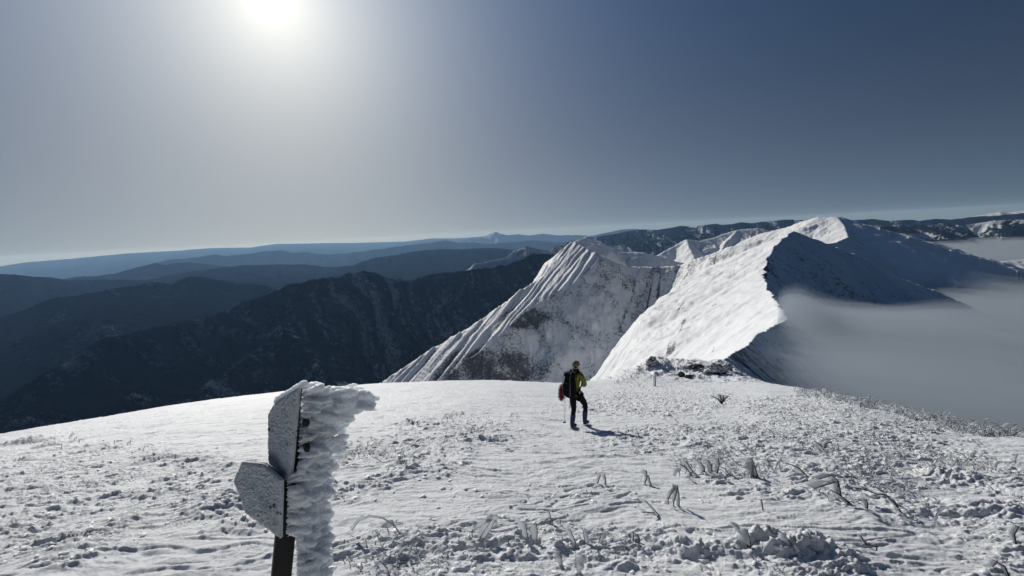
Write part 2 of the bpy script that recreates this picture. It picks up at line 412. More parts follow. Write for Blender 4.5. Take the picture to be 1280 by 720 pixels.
def terrain(name, az0, az1, daz, r0, r1, dl, ridges, base, mat, extra=None, warp=.004):
    az = np.radians(np.arange(az0, az1, daz)); r = np.geomspace(r0, r1, int(math.log(r1 / r0) / dl))
    R_, A_ = np.meshgrid(r, az, indexing='ij'); X = R_ * np.sin(A_); Y = R_ * np.cos(A_)
    wl = 26. if warp > .006 else 110.; ww = np.minimum(R_ * warp, wl * .55); wf = smooth(0, 1, R_ / (wl * 10))
    dx_ = ww * (fbm(X / (wl * 2.6), Y / (wl * 2.6), 3, .6) * wf + .09 * fbm(X / (wl * .5), Y / (wl * .5), 2)); dy_ = ww * (fbm(X / (wl * 2.6) + 30, Y / (wl * 2.6), 3, .6) * wf + .09 * fbm(X / (wl * .5) + 11, Y / (wl * .5), 2))
    H, RK = ridge_field(X + dx_, Y + dy_, ridges, base)
    if extra: H, RK = extra(X, Y, H, RK)
    me = mesh_np(name, np.stack([X.ravel(), Y.ravel(), H.ravel()], 1), grid_faces(len(r), len(az)))
    attr(me, 'rock', RK)
    o = link(name, me, mat); tag(o, kind='structure'); return o

CREST = [(896, 456, 66), (905, 449, 90), (918, 441, 125), (934, 431, 180), (944, 419, 280), (965, 409, 450), (986, 398, 750), (972, 380, 950), (960, 362, 1150), (954, 345, 1350),
         (957, 328, 1550), (966, 312, 1700), (978, 298, 1850), (990, 289, 2000)]
_th = math.atan(.70); PN = np.array([-.75 * math.sin(_th), -.66 * math.sin(_th), math.cos(_th)]); PN /= np.linalg.norm(PN)
SUMMIT = P(717, 302, 2500); PD = float(PN @ SUMMIT)
def on_plane(px, py):
    d = ray(px, py); q_ = d * (PD / float(PN @ d)); return (px, py, math.hypot(q_[0], q_[1]))
S2B = [on_plane(*q_) for q_ in [(717, 302.5), (734, 311), (750, 319), (741, 332), (728, 345), (702, 360), (684, 370), (670, 378), (645, 400), (626, 418), (610, 430), (570, 460), (530, 490), (470, 530)]]
SKYL = [on_plane(*q_) for q_ in [(717, 302), (704, 309), (695, 320), (686, 334), (679, 345), (664, 354), (648, 364), (625, 382), (601, 399), (579, 414), (558, 425), (539, 436), (508, 457), (476, 478), (420, 520)]]
snow_r = [
    dict(p=CREST[:10], brk=300, bs=.6, s=(.72, .85), g=(.06, .20), lam=150, rock=(.0, .33)),
    dict(p=CREST[8:12], brk=330, bs=.8, s=(.58, .85), g=(.07, .20), lam=150, rock=(.0, .33)),
    dict(p=CREST[10:], brk=380, bs=.9, s=(.49, .85), g=(.09, .20), lam=150, rock=(.0, .33)),
    dict(p=[(990, 289, 2000), (1001, 292, 2020), (1031, 303, 2080), (1060, 314, 2120), (1090, 327, 2160), (1108, 339, 2200), (1152, 356, 2300), (1200, 376, 2400)], s=(.8, .74), g=.16, lam=130, rock=.27),
    dict(p=[(990, 289, 2000), (960, 297, 2060), (915, 307, 2120), (890, 316, 2180), (852, 330, 2280), (827, 333, 2290), (790, 333, 2300), (770, 327, 2290), S2B[2], S2B[1], (717, 302, 2500)], s=(.95, 1.0), g=(.09, .05), lam=80, rock=(.34, .1)),
    dict(p=S2B, s=(.95, 1.1), g=(.18, .05), lam=110, rock=(.36, .2)),
    dict(p=SKYL, s=(1.3, 1.1), g=.10, lam=90, rock=.3),
    dict(p=[(717, 302, 2500), (735, 295, 2900), (755, 304, 2950), (775, 314, 3000), (800, 315, 3000), (825, 320, 3050), (850, 328, 3050), (880, 335, 3000)], s=(.7, .56), g=.03, lam=150, rock=0., brk=170),
    # middle snowy ridges
    dict(p=[(825, 317, 4400), (842, 308, 4600), (858, 299, 4700), (875, 301, 4750), (892, 297, 4900), (905, 292, 5000), (922, 287, 5100), (947, 285, 5200), (965, 288, 5200)], s=(.6, .5), g=.2, lam=260, rock=.12),
    dict(p=[(858, 299, 4700), (864, 315, 4300), (872, 330, 4000)], s=(.55, .6), g=.18, lam=200, rock=.12),
    dict(p=[(922, 287, 5100), (905, 305, 4700), (900, 320, 4400)], s=(.55, .6), g=.18, lam=200, rock=.12),
    # high peak behind
    dict(p=[(1046, 270, 4500), (1056, 283, 4250), (1060, 296, 4000), (1045, 303, 3600), (1030, 305, 3200), (1008, 300, 2600), (994, 291, 2100)], brk=280, bs=.7, s=(.78, .42), g=(.16, .12), lam=200, rock=(.27, .05)),
    dict(p=[(1046, 270, 4500), (1034, 271.5, 4520), (1022, 271, 4550), (1013, 274, 4600), (1001, 277, 4650), (983, 284, 4700), (950, 292, 4800)], s=(.5, .42), g=.12, lam=220, rock=.08),
    dict(p=[(1046, 270, 4500), (1066, 275, 4520), (1090, 283, 4550), (1108, 287, 4560), (1132, 292, 4560), (1147, 299, 4500), (1167, 308, 4450), (1197, 318, 4400), (1221, 327, 4400), (1250, 335, 4400)], s=(.6, .74), g=.16, lam=240, rock=.27),
    dict(p=[(1230, 333, 5200), (1250, 327, 5200), (1270, 325, 5300), (1300, 322, 5400)], s=(.4, .4), g=.2, lam=200, rock=.3),
    # the mountain under our feet
    dict(p=[(640, 1600, 3), (700, 900, 6), (818, 520, 40), (896, 458, 66)], s=(.62, .75), g=.08, lam=60, rock=.2),
]
def snow_extra(X, Y, H, RK):
    r = np.hypot(X, Y)
    # the fluted flank: a tilted face between the two traced edges, cut by runnels down its fall line
    poly = [P(*q_)[:2] for q_ in S2B] + [P(*q_)[:2] for q_ in SKYL[::-1]]
    ins = np.zeros(X.shape, dtype=bool)
    for (ax_, ay_), (bx_, by_) in zip(poly, poly[1:] + poly[:1]):
        c_ = (ay_ > Y) != (by_ > Y); ins ^= c_ & (X < (bx_ - ax_) * (Y - ay_) / (by_ - ay_ + 1e-9) + ax_)
    Zp = (PD - PN[0] * X - PN[1] * Y) / PN[2]
    cc_ = X * -.66 + Y * .75; ff_ = X * -.75 - Y * .66; cw = cc_ + 14 * fbm(X / 160, Y / 160, 3)
    fl = ridged(cw / 58, ff_ / 900, 1); fl2 = ridged(cw / 21 + 5, ff_ / 260, 3, .6)
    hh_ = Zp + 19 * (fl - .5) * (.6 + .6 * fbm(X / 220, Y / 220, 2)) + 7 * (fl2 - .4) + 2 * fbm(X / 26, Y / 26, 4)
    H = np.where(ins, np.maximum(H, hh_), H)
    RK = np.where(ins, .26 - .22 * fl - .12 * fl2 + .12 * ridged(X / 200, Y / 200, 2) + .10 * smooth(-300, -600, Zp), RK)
    near = smooth(140, 60, r)
    b = base_z(X, Y)
    H = np.minimum(H, b - 1.2 * smooth(60, 80, r) * 0 - .8) * near * (r < 80) + H * (1 - near * (r < 80))
    H = H + (.0035 * ridged(X / (r * .05), Y / (r * .05), 2) * 0) + .5 * fbm(X / 3.5, Y / 3.5, 4) * smooth(600, 80, r) + 1.1 * fbm(X / 18, Y / 18, 4) * smooth(90, 400, r) + 2.2 * fbm(X / 45, Y / 45, 4) * smooth(200, 1500, r)
    # outcrop bands on the big sunlit flank
    a = X * .55 + Y * .84; bb = X * .84 - Y * .55
    band = ridged(a / 900 + .3, bb / 55 + a / 700, 3)
    px, py = pix_of(X, Y, H)
    RK = RK + .42 * smooth(.62, .88, band) * blobs(px, py, [(865, 395, 85, 60), (920, 340, 45, 35)]) * (.4 + .9 * np.clip(fbm(X / 120, Y / 120, 3) + .4, 0, 1))
    RK = RK + .22 * blobs(px, py, [(600, 462, 75, 26), (655, 398, 30, 14), (707, 306, 10, 9)])
    return H, RK
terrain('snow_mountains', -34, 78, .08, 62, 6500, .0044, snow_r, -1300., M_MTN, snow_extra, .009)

GK[:] = [.62, 0.]
for_r = [
    dict(p=[(60, 470, 3900), (125, 427, 4100), (172, 415, 4200), (219, 408, 4300), (266, 396, 4400), (297, 381, 4450), (344, 366, 4500), (359, 358, 4520), (373, 356, 4540), (392, 349, 4560), (426, 347, 4600), (440, 341, 4620), (455, 338, 4640),
              (470, 342, 4660), (489, 350, 4700), (507, 352, 4750), (520, 350, 4800), (539, 344, 4850), (560, 341, 4900), (582, 339, 4950), (632, 333, 5100), (650, 326, 5200), (664, 319, 5300), (692, 317, 5400)], s=(.6, .72), g=.30, lam=300, rock=.56),
    dict(p=[(595, 331, 5900), (632, 324, 6000), (642, 314, 6050), (657, 308, 6100), (668, 311, 6100), (689, 316, 6100), (695, 308, 6300), (705, 311, 6300), (720, 320, 6300)], s=(.6, .62), g=.2, lam=250, rock=(.7, 1.35)),
    dict(p=[(400, 349, 4560), (380, 380, 4200), (355, 405, 3900), (320, 440, 3600), (270, 475, 3300), (200, 520, 3000)], s=(.72, .72), g=.3, lam=260, rock=.52),
    dict(p=[(351, 408, 3900), (385, 440, 3500), (420, 480, 3100), (450, 520, 2800)], s=(.65, .62), g=.3, lam=260, rock=.54),
    dict(p=[(455, 338, 4640), (466, 380, 4350), (490, 425, 4000), (510, 460, 3700)], s=(.72, .72), g=.3, lam=240, rock=.58),
    dict(p=[(539, 344, 4850), (550, 375, 4550), (570, 410, 4200), (580, 440, 3900)], s=(.72, .72), g=.3, lam=240, rock=.36),
    dict(p=[(610, 336, 5050), (625, 360, 4700), (640, 385, 4400)], s=(.72, .72), g=.3, lam=240, rock=.54),
    dict(p=[(297, 381, 4450), (270, 420, 4100), (220, 460, 3700), (140, 510, 3300)], s=(.7, .7), g=.3, lam=260, rock=.34),
    dict(p=[(172, 415, 4200), (130, 450, 3900), (60, 500, 3500), (-40, 560, 3100)], s=(.7, .7), g=.3, lam=260, rock=.3),
    dict(p=[(62, 374, 7600), (125, 365, 7700), (175, 357, 7800), (194, 352, 7850), (216, 357, 7850), (225, 351, 7850), (234, 347.5, 7850), (250, 346.5, 7850), (264, 348, 7850), (276, 354, 7800), (300, 355, 7700), (328, 357, 7600), (345, 362, 7500), (380, 375, 7400)], s=(.6, .62), g=.3, lam=380, rock=.30),
    dict(p=[(250, 347, 7850), (240, 370, 7100), (225, 390, 6400), (215, 400, 6000)], s=(.45, .45), g=.3, lam=350, rock=.28),
    dict(p=[(175, 357, 7800), (150, 380, 6800), (100, 400, 6000)], s=(.4, .4), g=.3, lam=350, rock=.25),
]
def for_extra(X, Y, H, RK):
    H = H + 18 * fbm(X / 160, Y / 160, 5) + 26 * ridged(X / 330, Y / 330, 4, .6) * smooth(-1230, -1000, H)
    return H, RK
terrain('forested_mountains', -62, 14, .085, 2300, 9500, .0030, for_r, -1250., M_FOR, for_extra)

far_r = [
    dict(p=[(-60, 338, 12500), (0, 341, 12500), (19, 341, 12500), (37, 345, 12500), (62, 346, 12500), (87, 351, 12500), (125, 349, 12500), (169, 351, 12000), (203, 349, 12300), (234, 341, 12800), (281, 334, 13500), (312, 331, 14000), (359, 331, 14000),
              (382, 331, 14000), (414, 335, 13500), (440, 332, 13000), (454, 327, 13000), (476, 321, 13200), (500, 318, 13500), (520, 314, 13700), (557, 311, 14000), (586, 311, 14000), (620, 310, 14000), (648, 314, 13500), (690, 322, 13000)], s=(.25, .25), g=.25, lam=1100, rock=.2),
    dict(p=[(520, 314, 13700), (500, 335, 11500), (480, 350, 10500)], s=(.3, .3), g=.25, lam=700, rock=.2),
    dict(p=[(281, 334, 13500), (250, 345, 11500), (200, 360, 10500)], s=(.2, .2), g=.2, lam=900, rock=.15),
    dict(p=[(94, 346, 18000), (125, 345, 18000), (150, 340, 18200), (175, 334, 18500), (194, 329, 18800), (205, 331, 18800), (219, 329, 19000), (237, 327.5, 19000), (266, 331, 19000), (300, 335, 18500)], s=(.25, .25), g=.2, lam=1200, rock=.1),
    dict(p=[(200, 327, 27000), (212, 324, 27000), (231, 324, 27000), (250, 321, 27000), (269, 318, 27000), (282, 320, 27000), (312, 317, 27500), (330, 314, 27500), (350, 312.5, 27500), (366, 316, 27500), (382, 315, 27500), (405, 318, 27500), (429, 317, 27000), (452, 314, 27000), (476, 311, 27000),
              (498, 308, 27500), (520, 305, 28000), (540, 303, 28000), (557, 300, 28000), (574, 303, 28000), (592, 303, 28000), (612, 304.5, 28000), (632, 303, 28000), (650, 302, 28000), (664, 300, 28000), (690, 302, 28000), (710, 303, 28000), (760, 305, 28000)], s=(.3, .3), g=.22, lam=1500, rock=.12),
    dict(p=[(592, 298, 44000), (607, 295, 44000), (613, 292.5, 44000), (620, 290, 44000), (626, 292.5, 44000), (634, 294, 44000), (648, 292.5, 43000), (662, 294, 43000), (679, 292, 42000), (700, 294, 42000), (720, 293.5, 41000), (740, 295, 40000), (752, 292, 38000), (777, 287, 36000), (795, 286, 34000), (830, 287, 34000)], s=(.3, .3), g=.2, lam=1600, rock=.2),
    dict(p=[(600, 296, 43500), (607, 294.6, 43500), (613, 292, 43500), (620, 289.6, 43500), (626, 292, 43500), (634, 293.6, 43500)], s=(.3, .3), g=.2, lam=1600, rock=.9),
    dict(p=[(-80, 336, 55000), (0, 333, 55000), (31, 328, 55000), (94, 323, 55000), (156, 317, 55000), (219, 313.5, 55000), (266, 310, 55000), (312, 309.5, 55000), (344, 305, 55000), (400, 304, 55000), (445, 303.5, 55000), (507, 302, 54000), (539, 298, 54000), (570, 298, 54000), (600, 296, 54000), (700, 296, 52000), (800, 292, 50000)], s=(.06, .06), g=.05, lam=2500, rock=.1),
]
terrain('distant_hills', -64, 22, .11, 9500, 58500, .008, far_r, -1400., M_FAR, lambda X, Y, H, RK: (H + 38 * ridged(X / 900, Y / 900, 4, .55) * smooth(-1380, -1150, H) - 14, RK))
rng_r = [
    dict(p=[(715, 301, 13500), (745, 296, 13500), (770, 292, 13500), (785, 289, 13500), (800, 287, 13500), (815, 288, 13500), (830, 286, 13500), (842, 284, 13500), (852, 282, 13500), (866, 283.5, 13500), (880, 281, 13500), (895, 279.5, 13500), (903, 281, 13500), (915, 280, 13500), (927, 277.5, 13500), (940, 279, 13500), (953, 277, 13500), (968, 276, 13500),
              (983, 274, 13500), (1001, 275, 13500), (1040, 277, 13500), (1066, 275, 13800), (1090, 273.5, 14000), (1112, 276, 14000), (1138, 274.5, 14000), (1150, 276, 14000), (1167, 273.5, 14000), (1190, 274, 14000), (1212, 271.5, 14000), (1225, 270, 14000), (1240, 270, 14000), (1280, 266, 14000), (1330, 262, 14000)], s=(.4, .40), g=.35, lam=700, rock=.16),
    dict(p=[(760, 310, 11000), (800, 301, 11200), (830, 298, 11200), (870, 292, 11500), (910, 290, 11500), (960, 288, 11500), (1010, 286, 11500)], s=(.4, .4), g=.35, lam=600, rock=.10),
    dict(p=[(1060, 283, 9500), (1100, 281, 9500), (1120, 284, 9500), (1150, 282, 10000), (1180, 279, 10500), (1215, 280, 10500), (1245, 275, 10500), (1285, 274, 10500), (1330, 272, 10500)], s=(.35, .35), g=.35, lam=500, rock=.22),
    dict(p=[(1190, 275, 20000), (1212, 271, 20000), (1236, 267, 20000), (1251, 264.5, 20000), (1262, 265.5, 20000), (1279, 263, 20000), (1310, 260, 20000)], s=(.4, .4), g=.3, lam=900, rock=.7),
]
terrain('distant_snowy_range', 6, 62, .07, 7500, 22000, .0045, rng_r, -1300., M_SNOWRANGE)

# lowland sheet out to the horizon
rr2 = np.concatenate([[1], np.geomspace(2000, 59000, 60)]); aa2 = np.radians(np.linspace(-180, 180, 181))
R_, A_ = np.meshgrid(rr2, aa2, indexing='ij')
me = mesh_np('lowland', np.stack([(R_ * np.sin(A_)).ravel(), (R_ * np.cos(A_)).ravel(), np.full(R_.size, -1420.)], 1), grid_faces(len(rr2), len(aa2)))
attr(me, 'rock', np.zeros(R_.size))
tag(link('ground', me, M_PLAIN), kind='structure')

# ------------------------------------------------------------------ cloud and haze
def volume_mat(name, dens, col, aniso, absorb=None):
    m = bpy.data.materials.new(name); m.use_nodes = True; t = m.node_tree
    t.nodes.remove(t.nodes['Principled BSDF'])
    v = t.nodes.new('ShaderNodeVolumePrincipled'); v.inputs['Density'].default_value = dens; v.inputs['Color'].default_value = (*col, 1); v.inputs['Anisotropy'].default_value = aniso
    if absorb: v.inputs['Absorption Color'].default_value = (*absorb, 1)
    t.links.new(v.outputs[0], t.nodes['Material Output'].inputs['Volume']); return m
HAZE_D = 1.8e-5
hz = mesh_np('haze', np.array([(x, y, z) for x in (-60000, 60000) for y in (-60000, 60000) for z in (-1450., 330.)]),
             np.array([(0, 1, 3, 2), (4, 6, 7, 5), (0, 4, 5, 1), (2, 3, 7, 6), (0, 2, 6, 4), (1, 5, 7, 3)]))
tag(link('haze', hz, volume_mat('haze_air', HAZE_D, (.28, .51, .90), .25, (1, 1, 1)), smooth_sh=False), kind='stuff')

c_az = [azt(p[0], p[1])[0] for p in CREST] + [azt(1046, 290)[0], azt(1120, 300)[0], azt(1090, 300)[0]]; c_r = [p[2] for p in CREST] + [4500, 6500, 12500]
azc = np.radians(np.concatenate([np.arange(22, 60, .4), np.arange(60, 120, 3)])); rc = np.geomspace(85, 10500, 240)
R_, A_ = np.meshgrid(rc, azc, indexing='ij'); AD = np.degrees(A_)
lim = np.interp(R_, c_r, c_az)
top = np.interp(R_, [0, 130, 180, 280, 450, 750, 1150, 1700, 2200, 3500, 12000], [-30, -40, -52, -76, -107, -154, -190, -310, -372, -470, -480])
X = R_ * np.sin(A_); Y = R_ * np.cos(A_)
top = top + 42 * fbm(X / 330, Y / 520, 5) * smooth(100, 900, R_) + 30 * fbm(X / 1300, Y / 1300, 3) * smooth(1500, 4000, R_) + 4 * fbm(X / 60, Y / 60, 3)
side = AD - lim
top = top - 900 * smooth(-.2, -3.0, side) + np.minimum(R_ * .045, 30) * np.exp(-((R_ - 720) / 270) ** 2) * np.exp(-((side - .8) / 2.6) ** 2)
edge = np.minimum(smooth(85, 110, R_), smooth(10500, 10000, R_)) * smooth(119, 112, AD) * smooth(22, 24, AD)
top0 = top
n = R_.size; nr, na = R_.shape
f = grid_faces(nr, na); fb = f[:, ::-1] + n
idx = np.arange(n).reshape(nr, na); rim = np.concatenate([idx[0, :], idx[1:, -1], idx[-1, -2::-1], idx[-2:0:-1, 0]])
rn = np.roll(rim, -1); fs = np.stack([rim, rn, rn + n, rim + n], 1)
for nm, lift, dens, lab in (('cloud_sea', 0, .0060, 'grey cloud bank filling the valley on the right side of the snow ridge'), ('thin_mist', .5, .0016, 'thin mist over the cloud bank'), ('thin_mist', 1.0, .0008, 'faint upper veil of mist over the cloud bank')):
    lf = np.clip(8 + R_ * .012, 0, 40) * lift
    top = top0 + lf + lf * .8 * fbm(X / (R_ * .22 + 30) + 3 * lift, Y / (R_ * .3 + 30), 4) if lift else top0
    top = -1300 + (top + 1300) * edge; top = np.maximum(top, -1299. + lift)
    Vt = np.stack([X.ravel(), Y.ravel(), top.ravel()], 1); Vb = Vt.copy(); Vb[:, 2] = -1305 - 2 * lift
    cm = mesh_np(nm, np.concatenate([Vt, Vb]), np.concatenate([f, fb, fs]))
    bmx = bmesh.new(); bmx.from_mesh(cm); bmesh.ops.recalc_face_normals(bmx, faces=bmx.faces); bmx.to_mesh(cm); bmx.free()
    tag(link(nm, cm, volume_mat(nm, dens, (.66, .77, .90), .2)), lab, 'cloud' if not lift else 'mist', kind='stuff')

#@@OBJ_BEGIN@@
# ------------------------------------------------------------------ ground cover (uncountable)
def ground_pts(n, regions, rmin=2.2, rmax=60, seed=1, clump=False):
    q = np.random.RandomState(seed); out = []
    xs = []; ys = []
    tot = 0
    while tot < n:
        px = q.rand(40000) * 1340 - 30; py = 440 + q.rand(40000) * 300
        m = blobs(px, py, regions); keep = q.rand(40000) < m
        d = Fw[None] + Rt[None] * ((px - 640) / F_PX)[:, None] - Up[None] * ((py - 360) / F_PX)[:, None]
        h = np.hypot(d[:, 0], d[:, 1]); t = d[:, 2] / h; az = np.degrees(np.arctan2(d[:, 0], d[:, 1]))
        rs = np.interp(az, _fa, _fr); mm = np.interp(az, _fa, _ft) + EYE / rs
        r = EYE / np.maximum(mm - t, 1e-3); keep &= (mm - t > EYE / rs * .98) & (r > rmin) & (r < rmax)
        r = r[keep]; a = np.radians(az[keep]); x_ = r * np.sin(a); y_ = r * np.cos(a)
        if clump:
            k2 = q.rand(len(r)) < smooth(-.15, .35, fbm(x_ * .8 + 3, y_ * .8, 3)); x_, y_ = x_[k2], y_[k2]
        xs.append(x_); ys.append(y_); tot += len(x_)
    x = np.concatenate(xs)[:n]; y = np.concatenate(ys)[:n]
    x = x + q.randn(n) * .02; y = y + q.randn(n) * .05
    return x, y, ground_z(x, y)

class Acc:
    def __init__(s): s.V = []; s.F = []; s.M = []; s.n = 0
    def add(s, V, F, m=0):
        s.V += [tuple(v) for v in V]; s.F += [tuple(i + s.n for i in f) for f in F]; s.M += [m] * len(F); s.n += len(V)
    def build(s, name, mats, parent=None, smooth_sh=True, origin=None):
        me = bpy.data.meshes.new(name); V = s.V
        if origin is not None: V = [(v[0] - origin[0], v[1] - origin[1], v[2] - origin[2]) for v in V]
        me.from_pydata(V, [], s.F); me.update()
        o = link(name, me, mats, parent, smooth_sh)
        if isinstance(mats, (list, tuple)) and len(mats) > 1: me.polygons.foreach_set('material_index', s.M)
        return o
def tube(acc, pts, r0, r1, n=5, m=0):
    pts = [Vector(p) for p in pts]; V = []; F = []
    for i, p in enumerate(pts):
        d = (pts[min(i + 1, len(pts) - 1)] - pts[max(i - 1, 0)]).normalized()
        u = d.orthogonal().normalized() if i == 0 else (u - d * u.dot(d)).normalized(); v = d.cross(u)
        r = r0 + (r1 - r0) * i / max(1, len(pts) - 1)
        for k in range(n):
            a = 2 * math.pi * k / n; V.append(p + (u * math.cos(a) + v * math.sin(a)) * r)
    for i in range(len(pts) - 1):
        for k in range(n): F.append((i * n + k, i * n + (k + 1) % n, (i + 1) * n + (k + 1) % n, (i + 1) * n + k))
    F.append(tuple(range(n))[::-1]); F.append(tuple((len(pts) - 1) * n + k for k in range(n)))
    acc.add(V, F, m)
def blade(acc, pts, side, w, th, rnd, m=0, taper=.5):
    """plate of rime grown off a stem: stem polyline + ragged outer edge, with real thickness"""
    pts = [Vector(p) for p in pts]; N = max(4, len(pts) * 3); L = []
    for i in range(N):
        t = i / (N - 1) * (len(pts) - 1); k = min(int(t), len(pts) - 2); L.append(pts[k].lerp(pts[k + 1], t - k))
    side = Vector(side).normalized(); nrm = side.cross((L[-1] - L[0]).normalized()).normalized()
    V = []; F = []
    for i, p in enumerate(L):
        t = i / (N - 1); ww = w * (taper + (1 - taper) * t) * rnd.uniform(.55, 1.1)
        e = p + side * ww + Vector((0, 0, rnd.uniform(-.15, .1) * w)) + nrm * rnd.uniform(-.3, .3) * th
        mid = p.lerp(e, .5) + nrm * rnd.uniform(-.4, .4) * th
        V += [p - nrm * th * .35, p + nrm * th * .35, mid - nrm * th * .5, mid + nrm * th * .5, e - nrm * th * .15, e + nrm * th * .15]
    for i in range(N - 1):
        a, b = i * 6, i * 6 + 6
        F += [(a, a + 2, b + 2, b), (a + 2, a + 4, b + 4, b + 2), (a + 1, b + 1, b + 3, a + 3), (a + 3, b + 3, b + 5, a + 5), (a + 4, a + 5, b + 5, b + 4), (a, b, b + 1, a + 1)]
    F += [(0, 1, 3, 2), (2, 3, 5, 4)]; e = (N - 1) * 6; F += [(e, e + 2, e + 3, e + 1), (e + 2, e + 4, e + 5, e + 3)]
    acc.add(V, F, m)

COVER = [(1000, 560, 120, 40), (1130, 595, 110, 45), (1010, 508, 100, 16), (1090, 528, 110, 22), (860, 548, 80, 22), (830, 505, 80, 16), (1220, 620, 70, 60), (560, 553, 60, 14), (470, 575, 50, 18), (760, 510, 60, 10), (900, 590, 60, 20), (60, 553, 40, 8), (130, 562, 60, 8), (600, 525, 60, 10)]
FRINGE = [(838, 462, 62, 14), (780, 474, 30, 7), (1060, 497, 30, 9), (1100, 508, 35, 9), (1150, 521, 35, 9), (1200, 533, 35, 9), (1245, 540, 28, 8), (1020, 492, 25, 7), (820, 462, 40, 14), (790, 476, 30, 9), (895, 466, 22, 12)]
acc = Acc(); rnd = random.Random(5)
def cover(n, reg, hmin, hmax, seed, rmin=3.0, rmax=62):
    x, y, z = ground_pts(n, reg, rmin, rmax, seed, True)
    for a, b, c in zip(x, y, z):
        r = math.hypot(a, b); h = rnd.uniform(hmin, hmax) * (1 + r * .012); lean = rnd.uniform(-1.4, 1.4); ly = rnd.uniform(-.9, .9)
        p0 = Vector((a, b, c - .02)); p1 = p0 + Vector((lean * h * .5, ly * h * .5, h * .7)); p2 = p1 + Vector((lean * h * .6 + rnd.uniform(-.3, .3) * h, ly * h * .3, h * rnd.uniform(-.3, .45)))
        if rnd.random() < .85: tube(acc, [p0, p1, p2], .003 + r * .00026, .001 + r * .0001, 3, 0)
        blade(acc, [p0 + Vector((0, 0, .02)), p1, p2], (rnd.choice((-1, -1, 1)), rnd.uniform(-.5, .8), rnd.uniform(-.1, .3)), h * rnd.uniform(.12, .42), .003 + r * .0002, rnd, 1, taper=.9 if rnd.random() < .4 else .1)
cover(1150, COVER, .04, .15, 11)
cover(900, FRINGE, .10, .26, 12, 12, 64)
cover(420, [(620, 690, 200, 34), (500, 690, 100, 34), (880, 695, 110, 22), (980, 700, 60, 20)], .02, .06, 13, 2.0, 4)
tag(acc.build('frosted_ground_cover', [M_STEM, M_BLADE], smooth_sh=False), 'tangled rime covered dwarf shrubs sticking out of the snow crust', 'ground cover', kind='stuff')

# loose lumps of crust and rime
def clod(seed):
    b = bmesh.new(); bmesh.ops.create_icosphere(b, subdivisions=2, radius=1)
    for v in b.verts:
        n = mnoise.fractal(v.co * 1.3 + Vector((seed * 7.1, 0, 0)), 1, 2, 3); v.co *= 1 + .75 * n; v.co.z *= .62
    V = np.array([v.co[:] for v in b.verts]); Fc = np.array([[v.index for v in f.verts] for f in b.faces]); b.free(); return V, Fc
CL = [clod(i) for i in range(6)]
xa, ya, za = ground_pts(2600, [(150, 600, 200, 45), (60, 650, 130, 60), (500, 575, 120, 36), (590, 545, 110, 24), (620, 690, 200, 40), (830, 700, 110, 36), (980, 705, 120, 28), (860, 550, 120, 30), (1010, 555, 130, 50), (1130, 590, 120, 60), (1240, 640, 60, 70), (820, 500, 110, 24), (300, 630, 120, 40), (640, 620, 300, 14)], 1.9, 45, 21)
Vs = []; Fs = []; off = 0; q = np.random.RandomState(9)
for i, (a, b, c) in enumerate(zip(xa, ya, za)):
    V, Fc = CL[i % 6]; r = math.hypot(a, b); s = (.004 + .015 * q.rand() ** 3) * (1 + r * .07); th = q.rand() * 6.28
    R2 = np.array([[math.cos(th), -math.sin(th), 0], [math.sin(th), math.cos(th), 0], [0, 0, 1]])
    W_ = (V * s * np.array([1 + q.rand(), .7 + .5 * q.rand(), .8 + .5 * q.rand()])) @ R2.T + np.array([a, b, c + s * .1]); Vs.append(W_); Fs.append(Fc + off); off += len(V)
tag(link('snow_crumbs', mesh_np('snow_crumbs', np.concatenate(Vs), np.concatenate(Fs)), M_RIME), 'loose crumbs of frozen crust and rime strewn over the snow', 'snow crumbs', kind='stuff')

# ------------------------------------------------------------------ single frosted twigs
def twig(stems, label, blades=True, w=None, base=None, group='frosted twigs poking through the snow', side=(-1, .35, .05), th=.006):
    """stems: list of pixel polylines from the ground upwards, stood at the ground point below the first pixel"""
    bx, by = base or stems[0][0]; r0 = ground_r(bx, by, lambda x, y: ground_z(x, y)); g = P(bx, by, r0)
    e = empty('frosted_twig', tuple(g), label, 'twig', group)
    st = Acc(); rm = Acc(); mpp = r0 / F_PX * 1.05
    az = math.atan2(g[0], g[1]); sd = Vector(side); sd = Vector((sd.x * math.cos(az) + sd.y * math.sin(az), -sd.x * math.sin(az) + sd.y * math.cos(az), sd.z))
    for k, line in enumerate(stems):
        dep = 0 if k == 0 else rnd.uniform(-.03, .03); pts = []
        for i, (px, py) in enumerate(line):
            pts.append(P(px, py, r0 + dep + i * rnd.uniform(-.015, .02)))
        pts = [Vector(p) for p in pts]
        if True: pts.insert(0, pts[0] - Vector((0, 0, .04 + .004 * r0)))
        tube(st, pts, .75 * mpp, .45 * mpp, 5)
        ww = (w if w is not None else 9) * mpp * 1.5
        if blades: blade(rm, pts[1:], sd, ww, th, rnd, 0, .45)
    st.build('stem', M_STEM, e, origin=g)
    if blades: rm.build('rime', M_BLADE, e, origin=g)
    return e
twig([[(849, 633), (849, 620), (847, 607)], [(835, 624), (840, 616), (847, 607)], [(842, 628), (845, 618), (847, 608)]], 'triangular frosted twig standing alone in the middle of the smooth snow patch', w=5)
twig([[(823, 643), (815, 634), (807, 626)], [(818, 641), (808, 640), (803, 637)]], 'short frosted stub leaning left, just left of the triangular twig', w=5)
twig([[(897, 591), (899, 580), (898, 573)], [(890, 592), (890, 582), (885, 575)], [(881, 591), (880, 583), (876, 578)]], 'pair of upright iced blades with a dark edge on the snow right of the hiker', w=8)
twig([[(948, 597), (944, 585), (940, 573)], [(942, 596), (941, 583), (940, 572)]], 'tall iced blade with a long pale sheet of rime tapering to the left', w=11, side=(-1, .2, -.75))
